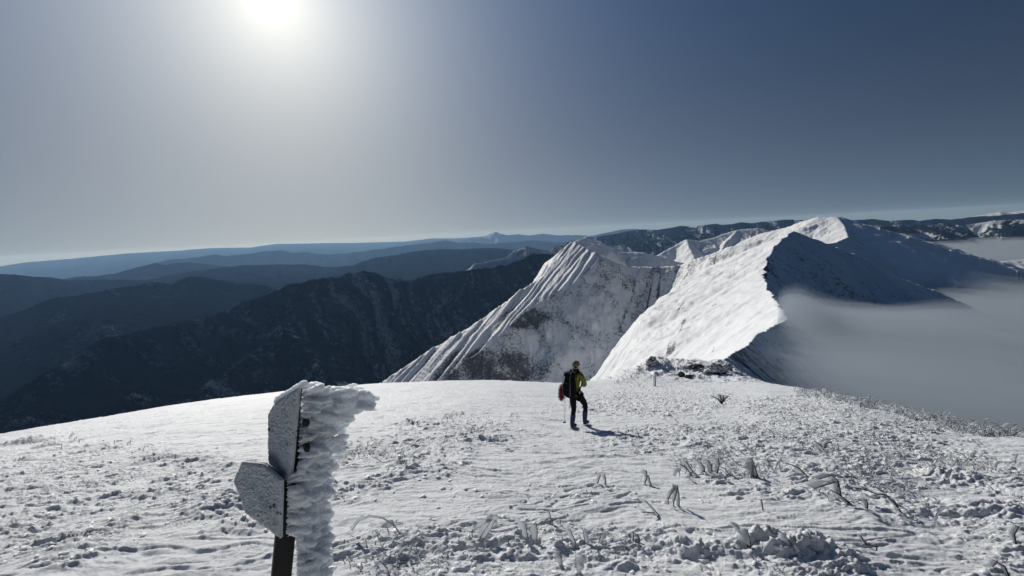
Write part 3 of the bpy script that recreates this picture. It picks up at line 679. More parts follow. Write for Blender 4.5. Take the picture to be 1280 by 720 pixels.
twig([[(1008, 594), (1000, 586), (990, 581), (982, 579)]], 'dark bent twig hooked to the left in the frosted thicket', w=7)
twig([[(1064, 630), (1052, 622), (1048, 602), (1036, 605), (1018, 611)], [(1048, 602), (1040, 594), (1024, 599)], [(1062, 628), (1046, 616), (1038, 612)]], 'large angular frame of crossed frosted twigs in the thicket at right', w=9)
twig([[(1127, 641), (1118, 628), (1107, 618), (1097, 618), (1082, 612), (1068, 610)]], 'long dark twig drooping down to the right out of the frosted thicket', w=5)
twig([[(1084, 636), (1085, 630), (1083, 624)]], 'dark stub of twig under the long drooping one', w=5)
twig([[(954, 638), (953, 631), (952, 624)]], 'single thin straight twig standing on bare snow', w=2)
twig([[(1083, 681), (1079, 675), (1076, 669)], [(1096, 683), (1086, 681), (1079, 675)]], 'small dark forked twig on smooth snow near the lower right', w=3)
twig([[(757, 606), (757, 599), (756, 593)], [(747, 605), (749, 598), (751, 594)]], 'pair of curved icy blades facing each other on the bare snow in the centre', w=4)
twig([[(688, 652), (688, 645), (687, 640)], [(680, 652), (684, 649), (688, 646)], [(700, 648), (694, 649), (688, 651)]], 'tiny three-pronged twig on the snow right of the centre', w=3)
twig([[(600, 671), (607, 661), (614, 650), (622, 644)], [(606, 672), (614, 660), (619, 650), (626, 646)], [(590, 664), (600, 658), (612, 650)]], 'sheaf of pale ice-caked stems leaning to the right beside the crusted lumps', w=7, side=(-1, .1, .3), th=.012)
twig([[(660, 674), (658, 662), (656, 652)], [(671, 676), (672, 664), (670, 655)]], 'pair of broad frosted blades behind the crusted lumps', w=9, th=.01)
twig([[(720, 679), (716, 670), (713, 662)]], 'fan shaped ice blade on the left of a row of three', w=8, th=.008)
twig([[(732, 680), (730, 670), (728, 660)]], 'straight narrow ice blade in the middle of a row of three', w=-6, th=.008)
twig([[(748, 679), (751, 670), (755, 662)]], 'fan shaped ice blade leaning right at the end of a row of three', w=-6, th=.008)
twig([[(792, 676), (792, 670), (791, 665)], [(799, 672), (796, 668), (791, 665)]], 'small dark angular twig like a tiny roof on the snow', w=3)
twig([[(500, 667), (492, 656), (478, 648), (462, 646), (448, 652), (440, 664)]], 'arched stem caked in ice curving over the snow right of the signpost', w=4, side=(-.3, .1, 1), th=.014)
twig([[(703, 707), (702, 698), (700, 690)]], 'stubby ice blade near the bottom edge, left one of two', w=8, th=.01)
twig([[(722, 716), (720, 704), (719, 693)]], 'taller ice blade near the bottom edge, right one of two', w=-10, th=.012)
twig([[(487, 722), (485, 712), (479, 705), (474, 701)], [(487, 720), (488, 712), (492, 706)]], 'dark forked twig in the rime clods at the bottom, right of the signpost', w=6, th=.01)
twig([[(935, 684), (932, 672), (924, 660), (921, 655)], [(938, 682), (937, 672), (934, 662)]], 'frosted upright tuft in front of the smooth snow right of centre', w=9, th=.01)
twig([[(992, 688), (988, 680), (983, 671)]], 'flat topped ice blade on the big rime mound', w=9, th=.01)
twig([[(902, 505), (898, 499), (890, 495)], [(902, 505), (901, 498), (900, 493)], [(902, 505), (906, 499), (911, 495)], [(902, 505), (904, 500), (905, 494)]], 'small fan shaped frosted shrub on the far smooth snow', w=3, th=.02)
twig([[(1262, 722), (1256, 708), (1246, 702), (1238, 712)]], 'arched frosted stem in the lower right corner', w=5, th=.01)
twig([[(1270, 680), (1268, 668), (1274, 658)]], 'dark bare stem at the right edge of the frosted shrubs', w=4)
twig([[(806, 605), (809, 596), (808, 588)], [(814, 606), (812, 600), (811, 594)]], 'short pale twig on the snow below the hiker’s shadow', w=4)
twig([[(1030, 562), (1026, 556), (1018, 552)], [(1030, 562), (1033, 555), (1040, 552)]], 'dark spreading twig at the top of the frosted thicket', w=4)
twig([[(864, 592), (858, 585), (850, 580)], [(868, 592), (862, 583), (858, 577)]], 'low frosted twig leaning left beside the upright iced blades', w=6)

# ------------------------------------------------------------------ rocks on the knoll
def rock(px, py, wpx, hpx, mat, label, seed, frost=False):
    r0 = ground_r(px, py, lambda x, y: ground_z(x, y)); g = P(px, py, r0); mpp = r0 / F_PX
    b = bmesh.new(); bmesh.ops.create_icosphere(b, subdivisions=4, radius=1)
    for v in b.verts:
        n = mnoise.fractal(v.co * 1.1 + Vector((seed * 3.3, seed, 0)), 1, 2, 5); c = mnoise.cell(v.co * 2 + Vector((seed, 0, 0)))
        v.co *= 1 + .5 * n + .12 * c; v.co.x *= wpx * .5 * mpp; v.co.y *= wpx * .4 * mpp; v.co.z = v.co.z * hpx * .5 * mpp + hpx * .22 * mpp
    me = bpy.data.meshes.new('rock'); b.to_mesh(me); b.free()
    o = link('rock', me, mat, smooth_sh=False); o.location = tuple(g); tag(o, label, 'rock', 'rocks on the knoll'); return o
mr = NT('frosted_rock'); n_ = mr.noise(5, 6, .7); gn = mr.n.new('ShaderNodeNewGeometry'); sx = mr.n.new('ShaderNodeSeparateXYZ'); mr.L(gn.outputs['Normal'], sx.inputs[0])
kk_ = mr.math('ADD', mr.math('MULTIPLY', sx.outputs[2], .5), n_); mr.base(mr.mix(mr.step(kk_, .45, .70), (.06, .058, .055), (.78, .80, .82))); mr.bump(n_, .8, .05); mr.rough(.8, .2)
rock(852, 470, 9, 6, M_ROCK, 'dark bare rock at the left end of the knoll outcrop', 1)
rock(860, 472, 8, 5, M_ROCK, 'small dark rock lying lowest in the knoll outcrop', 2)
rock(869, 459, 16, 5, M_ROCK, 'flat dark rock ledge along the crest of the knoll', 3)
rock(893, 467, 22, 17, mr.m, 'big rounded boulder plastered with snow at the right of the knoll', 4)
rock(816, 455, 14, 12, mr.m, 'frosted boulder at the top left end of the knoll', 6)
rock(908, 462, 12, 10, mr.m, 'frosted rock right of the big boulder, above the cloud drop', 7)

# marker stake on the knoll
r0 = ground_r(818.5, 483, lambda x, y: ground_z(x, y)); g = P(818.5, 483, r0); mpp = r0 / F_PX
e = empty('marker_post', tuple(g), 'short thin frosted marker post standing on the path to the knoll', 'marker post')
a = Acc(); h = 14 * mpp
tube(a, [(0, 0, -.2), (0, 0, h)], 2.2 * mpp * .6, 2.0 * mpp * .6, 6); a.build('post', M_WOOD, e)
a = Acc(); tube(a, [(-.9 * mpp, -.02, 0), (-1.1 * mpp, -.02, h * .5), (-.8 * mpp, -.02, h * 1.04)], 2 * mpp * .7, 2.3 * mpp * .7, 7); a.build('rime', M_RIME, e)

# ------------------------------------------------------------------ signpost caked in rime
SR = 2.0
def S(px, py, off=0.): return Vector(P(px, py, SR + off))
gs = P(358, 760, SR); gz = float(ground_z(gs[0], gs[1])[0]); base_sign = Vector((P(356, 700, SR)[0], P(356, 700, SR)[1], 0)); gz = float(ground_z(base_sign.x, base_sign.y)[0]); base_sign.z = gz
sp = empty('signpost', base_sign, 'wooden signpost with two arrow boards, thickly caked in wind-blown rime', 'signpost')
def prism(acc, poly, depth_vec, m=0):
    n = len(poly); V = [Vector(p) for p in poly] + [Vector(p) + depth_vec for p in poly]
    F = [tuple(range(n)), tuple(range(2 * n - 1, n - 1, -1))] + [(i + n, (i + 1) % n + n, (i + 1) % n, i) for i in range(n)]
    acc.add(V, F, m)
azs = math.radians(azt(358, 600)[0]); er = Vector((math.cos(azs), -math.sin(azs), 0)); ea = Vector((math.sin(azs), math.cos(azs), 0))
# post: dark square timber running from the ground up inside the rime
a = Acc(); pw = .078
pc = S(356, 672, .045); top = S(372, 497, .05)
def col(c, z0, z1, w, d, acc, dx=0.):
    V = []
    for z, cx in ((z0, 0.), (z1, dx)):
        for sx_, sy_ in ((-1, -1), (1, -1), (1, 1), (-1, 1)):
            p = Vector((c.x, c.y, z)) + er * (sx_ * w / 2 + cx) + ea * (sy_ * d / 2); V.append(p)
    acc.add(V, [(0, 1, 2, 3)[::-1], (4, 5, 6, 7), (0, 1, 5, 4), (1, 2, 6, 5), (2, 3, 7, 6), (3, 0, 4, 7)])
d_ = S(372.5, 500, .05) - pc; b0 = pc - d_ * 1.9; w2 = [(-pw / 2, -.035), (pw / 2, -.035), (pw / 2, .035), (-pw / 2, .035)]
a.add([b0 + er * u + ea * v for u, v in w2] + [pc + d_ * .97 + er * u + ea * v for u, v in w2], [(3, 2, 1, 0), (4, 5, 6, 7), (0, 1, 5, 4), (1, 2, 6, 5), (2, 3, 7, 6), (3, 0, 4, 7)])
po = a.build('post', M_WOOD, sp, smooth_sh=False, origin=base_sign)
bv = po.modifiers.new('bevel', 'BEVEL'); bv.width = .003; bv.segments = 2

def board(name, near, far, thick, label):
    """near, far: (pixel, pixel) end points of the near and far upright edges, with range offsets; returns slab and hoar layer"""
    pass
rime_n = (er * -.86 + ea * -.5).normalized()        # lee side, towards the left of the camera
def slab_and_hoar(name, outline, offs, thick, hoar_t, label, slot):
    pts = [S(px, py, o) for (px, py), o in zip(outline, offs)]; far_i = slot
    # flatten on the plane through the near edge
    n0 = (pts[1] - pts[0]).cross(pts[far_i] - pts[0]).normalized()
    if n0.dot(Vector(pts[0])) > 0: n0 = -n0                               # towards the camera
    p00 = pts[0].copy(); pts = [p * (n0.dot(p00) / n0.dot(p)) for p in pts]
    a = Acc(); prism(a, pts, -n0 * thick); b = a.build(name, M_WOOD, sp, smooth_sh=False, origin=base_sign)
    if label: b['label'] = label
    # hoar frost coat: dense grid over the outline, noisy height
    c = sum(pts, Vector()) / len(pts); ux = (pts[1] - pts[0]).normalized(); uy = n0.cross(ux).normalized()
    p2 = [((p - pts[0]).dot(ux), (p - pts[0]).dot(uy)) for p in pts]; c2 = ((c - pts[0]).dot(ux), (c - pts[0]).dot(uy))
    K = 260; RN = 46; V = []; F = []
    per = [0]
    for i in range(len(p2)): j = (i + 1) % len(p2); per.append(per[-1] + math.hypot(p2[j][0] - p2[i][0], p2[j][1] - p2[i][1]))
    rimp = []
    for k in range(K):
        s = per[-1] * k / K; i = max(q_ for q_ in range(len(p2)) if per[q_] <= s); j = (i + 1) % len(p2); t = (s - per[i]) / (per[i + 1] - per[i])
        rimp.append((p2[i][0] * (1 - t) + p2[j][0] * t, p2[i][1] * (1 - t) + p2[j][1] * t))
    for ri in range(RN + 2):
        f_ = min(ri / (RN - 1), 1.0)
        for k in range(K):
            x_, y_ = rimp[k]; x = c2[0] + (x_ - c2[0]) * f_; y = c2[1] + (y_ - c2[1]) * f_
            w3 = pts[0] + ux * x + uy * y
            n = mnoise.fractal(w3 * 95, .9, 2, 5) ; n2 = mnoise.fractal(w3 * 16, 1, 2, 2); n3 = mnoise.noise(w3 * 210)
            h = hoar_t * (1 + .35 * n2) + .0042 * n + .004 * n3; h *= min(1, (1 - f_) * 9 + .35)
            out = 1 + .010 * (n + 1) if ri >= RN - 2 else 1
            if ri >= RN: h = -thick * .15 if ri == RN else -thick * .55
            x = c2[0] + (x - c2[0]) * out; y = c2[1] + (y - c2[1]) * out
            V.append(pts[0] + ux * x + uy * y + n0 * h)
    for ri in range(RN + 1):
        for k in range(K): F.append((ri * K + k, ri * K + (k + 1) % K, (ri + 1) * K + (k + 1) % K, (ri + 1) * K + k))
    a = Acc(); a.add(V, F); h = a.build('hoarfrost', M_HOAR, b, origin=base_sign)
    return b, n0
ub, un = slab_and_hoar('upper_board', [(374, 486), (364, 599), (352, 600), (337, 578), (336, 518), (345, 503)], [-.06, -.06, 0.0, .13, .13, .09], .014, .008, 'upper board with a steep sloping top, lee face furred with hoarfrost', 4)
lb, ln = slab_and_hoar('lower_board', [(353, 600), (351, 672), (308, 641), (293, 600), (304, 577), (330, 580)], [-.07, -.07, .10, .17, .13, .04], .014, .008, 'lower arrow board pointing left, its painted letters buried under hoarfrost', 3)

# rime crust: hundreds of overlapping plumes fused into one mass
b = bmesh.new(); rq = random.Random(31)
def plume(p, d, L, w, flat=.6, seed=0):
    d = Vector(d).normalized(); up_ = Vector((0, 0, 1)); s_ = d.cross(up_).normalized(); u_ = s_.cross(d)
    r = bmesh.ops.create_icosphere(b, subdivisions=2, radius=1); so = Vector((rq.random() * 50, rq.random() * 50, 0))
    for v in r['verts']:
        c = v.co.copy(); t = (c.z + 1) / 2                              # base -> tip
        k = .35 + .75 * t ** .8
        n = 1 + .28 * mnoise.noise(c * 1.7 + so)
        v.co = Vector(p) + d * (L * t) + (s_ * c.x * w * k * flat + u_ * c.y * w * k * .8) * n - Vector((0, 0, L * .10 * t * t))
def block(c, sx_, sy_, sz_):
    r = bmesh.ops.create_icosphere(b, subdivisions=3, radius=1)
    for v in r['verts']:
        e_ = [math.copysign(abs(k) ** .6, k) for k in v.co]; v.co = Vector(c) + er * e_[0] * sx_ + ea * e_[1] * sy_ + Vector((0, 0, e_[2] * sz_))
m2 = SR / F_PX * 1.1            # metres per pixel at the sign
# solid core right of the boards, down the post
for y_ in range(505, 800, 10):
    xr = 396 if y_ < 600 else (398 if y_ < 690 else 396); block(S((374 + xr) / 2, y_, .05), (xr - 374) / 2 * m2, .05, .03)
# front plumes, sweeping right from the dark edges
for y_ in np.arange(492, 800, 2.3):
    xe = np.interp(y_, [485, 599, 600, 672, 673, 800], [376, 368, 357, 356, 369, 367])
    for k in range(3):
        x_ = xe + 1 + k * rq.uniform(7, 12); L = rq.uniform(8, 27) * m2 * (1 if k < 2 else .8)
        plume(S(x_, y_ + rq.uniform(-3, 3), rq.uniform(-.075, -.035) + k * .006), er * 1 - ea * rq.uniform(.15, .6) + Vector((0, 0, rq.uniform(-.5, .7))), L, rq.uniform(2, 7) * m2, .8)
# flank column further right, plumes stacked and pointing right
for y_ in np.arange(520, 800, 3.5):
    for k in range(3):
        plume(S(388 + rq.uniform(-4, 4), y_ + rq.uniform(-3, 3), rq.uniform(0, .08)), er + ea * rq.uniform(-.4, .5) + Vector((0, 0, rq.uniform(-.45, .35))), rq.uniform(14, 27) * m2, rq.uniform(3, 7) * m2, .9)
# crown and long windward arm
for px, py, o, L, w in [(376, 487, 0, 26, 9), (378, 492, -.02, 34, 10), (382, 498, -.03, 36, 10), (380, 506, -.02, 34, 10), (395, 491, .02, 30, 10), (402, 500, 0, 38, 12), (398, 508, .02, 40, 11), (412, 489, .06, 34, 8), (420, 494, .06, 36, 11), (424, 502, .05, 40, 10), (428, 508, .04, 38, 8),
                        (436, 500, .08, 32, 8), (440, 506, .08, 30, 6), (410, 515, .05, 40, 12), (404, 524, .05, 36, 12), (412, 528, .07, 26, 9), (400, 540, .05, 30, 12), (408, 552, .06, 26, 9), (404, 562, .06, 26, 10), (410, 572, .07, 22, 7), (400, 585, .05, 20, 9),
                        (385, 517, -.04, 30, 10), (384, 530, -.05, 30, 9), (425, 487, .08, 24, 5), (445, 512, .07, 22, 4)]:
    for k in range(3):
        plume(S(px + rq.uniform(-3, 3), py + rq.uniform(-3, 3), o + rq.uniform(-.02, .03)), er + ea * rq.uniform(-.25, .25) + Vector((0, 0, rq.uniform(-.25, .12))), L * m2 * rq.uniform(.75, 1.05), w * m2 * rq.uniform(.45, .8), .8)
for cx, cy, sx_, sz_ in [(392, 500, 16, 10), (412, 505, 18, 10), (398, 518, 18, 10), (394, 540, 14, 14), (396, 565, 14, 12), (430, 503, 14, 7)]:
    block(S(cx, cy, .05), sx_ * m2, .045, sz_ * m2)
# cap slope over the top of the upper board
for i in range(9):
    t = i / 8; plume(S(342 + 31 * t, 504 - 18 * t, .09 - .15 * t), er * .6 + ea * .2 + Vector((0, 0, .35)), 12 * m2, 6 * m2, .8)
for v in b.verts: v.co -= base_sign
me = bpy.data.meshes.new('rime_crust'); b.to_mesh(me); b.free()
rc = link('rime_crust', me, M_RIME, sp)
rm = rc.modifiers.new('remesh', 'REMESH'); rm.mode = 'VOXEL'; rm.voxel_size = .0026; rm.use_smooth_shade = True
tx = bpy.data.textures.new('rime_grain', 'CLOUDS'); tx.noise_scale = .011; tx.noise_depth = 3
dm = rc.modifiers.new('grain', 'DISPLACE'); dm.texture = tx; dm.strength = .009; dm.texture_coords = 'LOCAL'; dm.mid_level = .5
# dark bits of the board showing through gaps in the rime
for (x0, y0, w_, h_) in ((383, 531, 9, 5), (384, 562, 8, 5)):
    a = Acc()
    pl = [S(x0 - w_ / 2 + w_ * t, y0 + h_ * (.5 if u else -.5) + rq.uniform(-1, 1), -.115) for t, u in ((0, 1), (.4, 1), (.8, 1), (1, 0), (.6, 0), (.2, 0))]
    prism(a, pl, ea * .05); a.build('exposed_wood', M_WOOD, sp, smooth_sh=False, origin=base_sign)

# ------------------------------------------------------------------ hiker
PX, PY = 716.5, 536.5
pg = Vector(PERSON); pgz = float(ground_z(PERSON[0], PERSON[1])[0]); ORG = Vector((PERSON[0], PERSON[1], pgz))
HAZ = math.atan2(PERSON[0], PERSON[1])
def H(v):
    x, y, z = v; return Vector((x * math.cos(HAZ) + y * math.sin(HAZ), -x * math.sin(HAZ) + y * math.cos(HAZ), z))
FD = Vector((.56, .83, 0)).normalized(); RD = Vector((FD.y, -FD.x, 0))       # facing, right hand (hiker frame)
def gz_at(x, y):
    w = H((x, y, 0)) + ORG; return float(ground_z(w.x, w.y)[0]) - pgz
def skin(name, verts, edges, rad, mat, parent, sub=2, root=0):
    me = bpy.data.meshes.new(name); me.from_pydata([H(v) for v in verts], edges, []); me.update()
    o = link(name, me, mat, parent, False)
    sk = o.modifiers.new('skin', 'SKIN'); sk.use_smooth_shade = True
    if not me.skin_vertices: me.skin_vertices.new() if hasattr(me.skin_vertices, 'new') else None
    for i, r in enumerate(rad):
        me.skin_vertices[0].data[i].radius = r if isinstance(r, tuple) else (r, r); me.skin_vertices[0].data[i].use_root = (i == root)
    ss = o.modifiers.new('sub', 'SUBSURF'); ss.levels = ss.render_levels = sub
    return o
M_JK = mat_simple('lime_jacket', (.13, .15, .010), .7, .3, .3, 25, .5, .01)
M_TR = mat_simple('black_trousers', (.007, .007, .010), .9, .1, .4, 25, .5, .01)
M_GA = mat_simple('navy_gaiter', (.02, .022, .10), .7, .3, .3, 30, .4, .006)
M_BT = mat_simple('boot_leather', (.02, .018, .016), .6)
M_SK = mat_simple('skin', (.45, .27, .19), .5)
M_GL = mat_simple('black_glove', (.015, .015, .016), .7)
M_PK = mat_simple('black_pack_fabric', (.006, .006, .008), .85, .08, .4, 40, .5, .006)
M_MET = mat_simple('steel', (.35, .36, .38), .35); M_MET.node_tree.nodes['Principled BSDF'].inputs['Metallic'].default_value = .8
M_RED = mat_simple('red_deck', (.20, .010, .010), .6); M_WHT = mat_simple('white_frame', (.7, .7, .7), .45)
hk = empty('person', ORG, 'hiker seen from behind in a lime jacket and black trousers, stepping across the snow ridge', 'person')
hx = gz_at(.22, .30)
kL, aL = (-.055, .05, .50), (-.115, .01, .10); kR, aR = (.235, .24, .54 + hx * .5), (.205, .27, .11 + hx)
Z3 = lambda v, s: tuple(Vector(v) + Vector(s))
hd = Vector((.035, .085, 1.60)); nose = hd + FD * .098 + Vector((0, 0, -.01))
body = skin('body', [(0, .05, .92), (0, .05, 1.12), (.005, .06, 1.32), (.015, .07, 1.44), (.025, .08, 1.51), tuple(hd + Vector((0, 0, -.035))), tuple(hd + Vector((0, 0, .045))), tuple(hd + FD * .06 + Vector((0, 0, -.06))), tuple(nose),
      (-.07, .05, .86), kL, aL, (.085, .07, .86), kR, aR, tuple(Vector((.015, .07, 1.40)) + RD * .16), (.235, .06, 1.13), (.205, .245, 1.03), tuple(Vector((.015, .07, 1.40)) - RD * .16), (-.255, .2, 1.14), (-.255, .36, 1.02),
      tuple(hd + RD * .078), tuple(hd - RD * .078)],
     [(0, 1), (1, 2), (2, 3), (3, 4), (4, 5), (5, 6), (5, 7), (5, 8), (0, 9), (9, 10), (10, 11), (0, 12), (12, 13), (13, 14), (3, 15), (15, 16), (16, 17), (3, 18), (18, 19), (19, 20), (5, 21), (5, 22)],
     [.10, .09, .11, .07, .05, .074, .076, .045, .014, .075, .05, .035, .075, .05, .035, .045, .032, .024, .045, .032, .024, .013, .013], M_SK, hk)
skin('jacket', [(0, .05, .91), (0, .05, 1.02), (.0, .055, 1.14), (.01, .065, 1.28), (.015, .07, 1.39), (.02, .075, 1.48), tuple(Vector((.015, .07, 1.385)) + RD * .17), (.24, .055, 1.13), (.208, .225, 1.035),
      tuple(Vector((.015, .07, 1.385)) - RD * .17), (-.255, .19, 1.14), (-.256, .34, 1.03), tuple(Vector((.01, .065, 1.27)) + RD * .07), tuple(Vector((.01, .065, 1.27)) - RD * .07), tuple(Vector((0, .05, .93)) + RD * .04), tuple(Vector((0, .05, .93)) - RD * .04)],
     [(0, 1), (1, 2), (2, 3), (3, 4), (4, 5), (4, 6), (6, 7), (7, 8), (4, 9), (9, 10), (10, 11), (3, 12), (3, 13), (0, 14), (0, 15)],
     [.125, .12, .12, .135, .11, .068, .072, .056, .042, .072, .056, .042, .11, .11, .11, .11], M_JK, hk, root=2)
skin('trousers', [(0, .05, .90), (-.075, .05, .83), (-.07, .05, .66), kL, (-.09, .03, .30), aL, (.09, .08, .83), (.17, .16, .68), kR, (.225, .26, .32 + hx), aR],
     [(0, 1), (1, 2), (2, 3), (3, 4), (4, 5), (0, 6), (6, 7), (7, 8), (8, 9), (9, 10)], [.125, .10, .088, .068, .056, .05, .10, .09, .070, .058, .05], M_TR, hk)
for k_, a_ in ((kL, aL), (kR, aR)):
    k_, a_ = Vector(k_), Vector(a_)
    skin('gaiter', [tuple(k_.lerp(a_, .22)), tuple(k_.lerp(a_, .5)), tuple(k_.lerp(a_, .8)), tuple(a_ + Vector((0, 0, -.02))), tuple(a_ + FD * .05 + Vector((0, 0, -.045)))], [(0, 1), (1, 2), (2, 3), (3, 4)], [.068, .072, .062, .058, .045], M_GA, hk)
    g0 = a_.z - .10
    bt = skin('boot', [tuple(Vector((a_.x, a_.y, g0 + .095))), tuple(Vector((a_.x, a_.y, g0 + .05)) - FD * .05), tuple(Vector((a_.x, a_.y, g0 + .052)) + FD * .03), tuple(Vector((a_.x, a_.y, g0 + .046)) + FD * .12), tuple(Vector((a_.x, a_.y, g0 + .042)) + FD * .19)], [(0, 2), (1, 2), (2, 3), (3, 4)], [.052, .043, .048, .046, .036], M_BT, hk, root=2)
    a = Acc()
    for s_ in (-1, 1):
        tube(a, [H(Vector((a_.x, a_.y, g0 + .012)) + RD * s_ * .035 - FD * .07), H(Vector((a_.x, a_.y, g0 + .012)) + RD * s_ * .042 + FD * .1), H(Vector((a_.x, a_.y, g0 + .012)) + RD * s_ * .02 + FD * .2)], .006, .006, 5)
        for q_ in (-.06, .02, .1, .19):
            p = Vector((a_.x, a_.y, g0 + .012)) + RD * s_ * .038 + FD * q_; tube(a, [H(p), H(p + Vector((0, 0, -.035)))], .006, .002, 4)
        tube(a, [H(Vector((a_.x, a_.y, g0 + .012)) + RD * s_ * .04), H(Vector((a_.x, a_.y, g0 + .07)) + RD * s_ * .054), H(Vector((a_.x, a_.y, g0 + .10)) + FD * .05)], .006, .006, 4)
    a.build('crampon', M_MET, bt)
def hand(wr, dirv, thumb, curl, parent):
    wr = Vector(wr); d = Vector(dirv).normalized(); s_ = d.cross(Vector(thumb)).normalized(); t_ = Vector(thumb).normalized()
    V = [wr, wr + d * .045, wr + d * .075]; E = [(0, 1), (1, 2)]; R_ = [.030, .036, .034]
    for i, (o_, l) in enumerate(((.027, .038), (.009, .044), (-.009, .041), (-.026, .032))):
        p0 = wr + d * .085 + t_ * o_; c_ = s_ * curl
        p1 = p0 + (d + c_ * .6).normalized() * l; p2 = p1 + (d * .2 + c_).normalized() * l * .8; p3 = p2 + (c_ - d * .6).normalized() * l * .55
        n = len(V); V += [p0, p1, p2, p3]; E += [(2, n), (n, n + 1), (n + 1, n + 2), (n + 2, n + 3)]; R_ += [.011, .0105, .010, .009]
    n = len(V); p0 = wr + d * .03 + t_ * .035; p1 = p0 + (d + t_ * .6 + s_ * curl * .5).normalized() * .035; p2 = p1 + (d + s_ * curl * .9).normalized() * .03
    V += [p0, p1, p2]; E += [(0, n), (n, n + 1), (n + 1, n + 2)]; R_ += [.014, .012, .010]
    return skin('glove', [tuple(v) for v in V], E, R_, M_GL, parent, 2)
hand((.205, .245, 1.03), (-.15, .5, -.12), (0, .2, 1), 1, hk)
hand((-.256, .355, 1.02), (.02, .6, -.25), (0, .3, 1), -1, hk)
# neck gaiter, hair, cap
skin('neck_warmer', [tuple(Vector((.018, .072, 1.44))), tuple(Vector((.024, .078, 1.50))), tuple(hd - FD * .012 + Vector((0, 0, -.045)))], [(0, 1), (1, 2)], [.088, .088, .092], M_GL, hk)
skin('hair', [tuple(hd - FD * .022 + Vector((0, 0, -.055))), tuple(hd - FD * .020 + Vector((0, 0, .03)))], [(0, 1)], [.082, .080], mat_simple('dark_hair', (.012, .009, .008), .7), hk)
mc = NT('knit_cap'); wv = mc.n.new('ShaderNodeTexWave'); wv.wave_type = 'BANDS'; wv.bands_direction = 'Z'; wv.inputs['Scale'].default_value = 14; wv.inputs['Distortion'].default_value = 6; wv.inputs['Detail Scale'].default_value = 3; mc.L(mc.co, wv.inputs[0])
mc.base(mc.mix(mc.step(wv.outputs['Fac'], .55, .7), (.03, .03, .028), (.38, .36, .26))); mc.bump(mc.noise(180), .6, .004); mc.rough(.9, .1)
cb = bmesh.new(); bmesh.ops.create_uvsphere(cb, u_segments=28, v_segments=18, radius=1)
bmesh.ops.delete(cb, geom=[v for v in cb.verts if v.co.z < -.28], context='VERTS')
for v in cb.verts:
    z = v.co.z; rr_ = 1.0 + (.06 if z < -.05 else 0); n = 1 + .03 * mnoise.noise(v.co * 5)
    p = hd + Vector((0, 0, .035)) - FD * .008 + RD * v.co.x * .092 * rr_ * n + FD * v.co.y * .108 * rr_ * n + Vector((0, 0, z * .095)); v.co = H(p)
bmesh.ops.solidify(cb, geom=cb.faces[:], thickness=.006)
me = bpy.data.meshes.new('cap'); cb.to_mesh(me); cb.free(); link('cap', me, mc.m, hk)

# rucksack, worn
BC = Vector((.0, .06, 0)) - FD * .235
def pk(u, v, z): return H(BC + RD * u + FD * v + Vector((0, 0, z)))
bp = empty('backpack', ORG, 'tall black backpack on the back of the hiker', 'backpack')
def softbox(name, cx, cv, z0, z1, w, d, taper, parent, mat=M_PK, lump=.02):
    b = bmesh.new(); bmesh.ops.create_cube(b, size=1); bmesh.ops.subdivide_edges(b, edges=b.edges[:], cuts=5, use_grid_fill=True)
    for v in b.verts:
        x, y, z = v.co; t = z + .5; k = 1 - taper * abs(t - .45) * 2 * .5
        rr_ = 1 - .22 * (abs(2 * x) ** 4 * abs(2 * y) ** 4) - .12 * (abs(2 * z) ** 6) * (abs(2 * x) ** 3)
        n = 1 + lump * 4 * mnoise.noise(v.co * 4 + Vector((cx * 9, z0, 0)))
        v.co = pk(cx + x * w * k * rr_ * n, cv + y * d * k * rr_ * n, z0 + (z1 - z0) * t)
    me = bpy.data.meshes.new(name); b.to_mesh(me); b.free(); o = link(name, me, mat, parent); ss = o.modifiers.new('s', 'SUBSURF'); ss.levels = ss.render_levels = 1; return o
mb = softbox('main_compartment', 0, 0,   .88, 1.44, .30, .22, .35, bp)
softbox('lid', 0, -.01, 1.40, 1.51, .27, .22, .5, bp)
softbox('front_pocket', 0, -.135, .95, 1.28, .24, .07, .4, bp)
softbox('side_pocket', -.175, 0, .90, 1.12, .06, .15, .4, bp)
softbox('hip_belt', 0, .13, .90, .99, .36, .06, .1, bp)
for s_ in (-1, 1):
    a = Acc(); tube(a, [pk(s_ * .09, .13, 1.42), pk(s_ * .11, .22, 1.49), pk(s_ * .12, .33, 1.42), pk(s_ * .125, .365, 1.28), pk(s_ * .14, .30, 1.12), pk(s_ * .15, .16, 1.0)], .022, .016, 8); a.build('shoulder_strap', M_PK, bp)
    a = Acc(); tube(a, [pk(s_ * .10, -.15, .96), pk(s_ * .11, -.155, 1.2), pk(s_ * .10, -.13, 1.42), pk(s_ * .09, -.05, 1.53)], .008, .008, 6); a.build('compression_strap', mat_simple('grey_webbing', (.12, .12, .13), .7), bp)
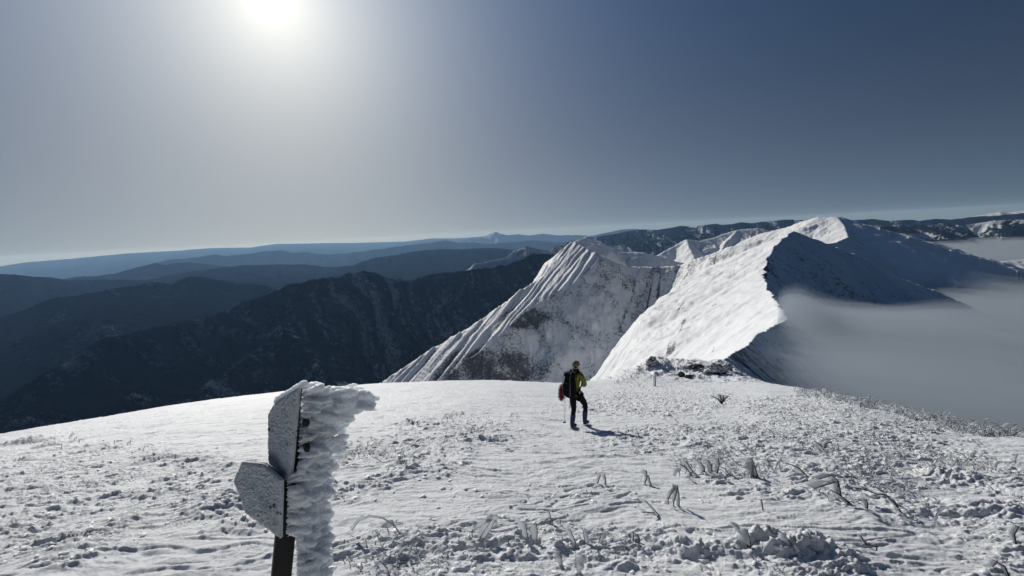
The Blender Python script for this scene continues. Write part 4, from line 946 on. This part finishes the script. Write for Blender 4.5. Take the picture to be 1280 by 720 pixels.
# snowshoe strapped to the left of the pack
sn = empty('snowshoe', ORG, 'red snowshoe with a white rim strapped to the left side of the backpack', 'snowshoe')
ctr = BC - RD * .185 - FD * .09 + Vector((0, 0, .985)); ax = (Vector((.10, .0, 1))).normalized() ; tilt = (Vector((.72, -.15, 0)) ).normalized(); tilt = (tilt - ax * tilt.dot(ax)).normalized(); nn = ax.cross(tilt)
def ss_pt(t, k=1.): return ctr - ax * (math.cos(t) * .215 * k) + tilt * (math.sin(t) * (.088 + .010 * math.cos(2 * t)) * k)
a = Acc(); tube(a, [H(ss_pt(2 * math.pi * i / 28)) for i in range(29)], .017, .017, 7); a.build('frame', M_WHT, sn)
a = Acc(); ring = [ss_pt(2 * math.pi * i / 28, .93) for i in range(28)]
V = [H(p + nn * .004) for p in ring] + [H(p - nn * .004) for p in ring]; a.add(V, [tuple(range(28)), tuple(range(55, 27, -1))] + [(i, (i + 1) % 28, (i + 1) % 28 + 28, i + 28) for i in range(28)]); a.build('deck', M_RED, sn, smooth_sh=False)
a = Acc()
for k in (-.12, -.03, .06): tube(a, [H(ctr + ax * k + tilt * .09 - nn * .012), H(ctr + ax * k - nn * .03), H(ctr + ax * k - tilt * .09 - nn * .012)], .010, .010, 5)
tube(a, [H(ctr - ax * .13 - nn * .02), H(ctr + ax * .10 - nn * .03)], .018, .012, 6)
tube(a, [H(ctr - ax * .13 + nn * .02), H(ctr + ax * .10 + nn * .03)], .012, .012, 6); a.build('binding', M_GL, sn)
# trekking pole in the left hand
tp = empty('trekking_pole', ORG, 'thin trekking pole planted in the snow left of the hiker', 'trekking pole')
hp = Vector((-.250, .445, .985)); tz = gz_at(-.33, 1.08); tipp = Vector((-.33, 1.08, tz - .03)); dv = (hp - tipp).normalized()
a = Acc(); tube(a, [H(tipp), H(hp)], .0065, .009, 8); a.build('shaft', M_MET, tp)
a = Acc(); tube(a, [H(hp - dv * .03), H(hp + dv * .03), H(hp + dv * .12)], .015, .017, 8); a.build('grip', M_GL, tp)
a = Acc(); tube(a, [H(tipp + dv * .06), H(tipp + dv * .075)], .045, .03, 14); a.build('basket', M_GL, tp)
#@@OBJ_END@@

# ------------------------------------------------------------------ render settings
SC.view_settings.view_transform = 'Standard'; SC.view_settings.look = 'None'; SC.view_settings.gamma = 1; SC.view_settings.exposure = -.42
SC.render.engine = 'CYCLES'
cy = SC.cycles
cy.use_denoising = True; cy.max_bounces = 5; cy.diffuse_bounces = 3; cy.glossy_bounces = 2; cy.transmission_bounces = 2; cy.volume_bounces = 0; cy.transparent_max_bounces = 8
cy.use_adaptive_sampling = True; cy.adaptive_threshold = .02
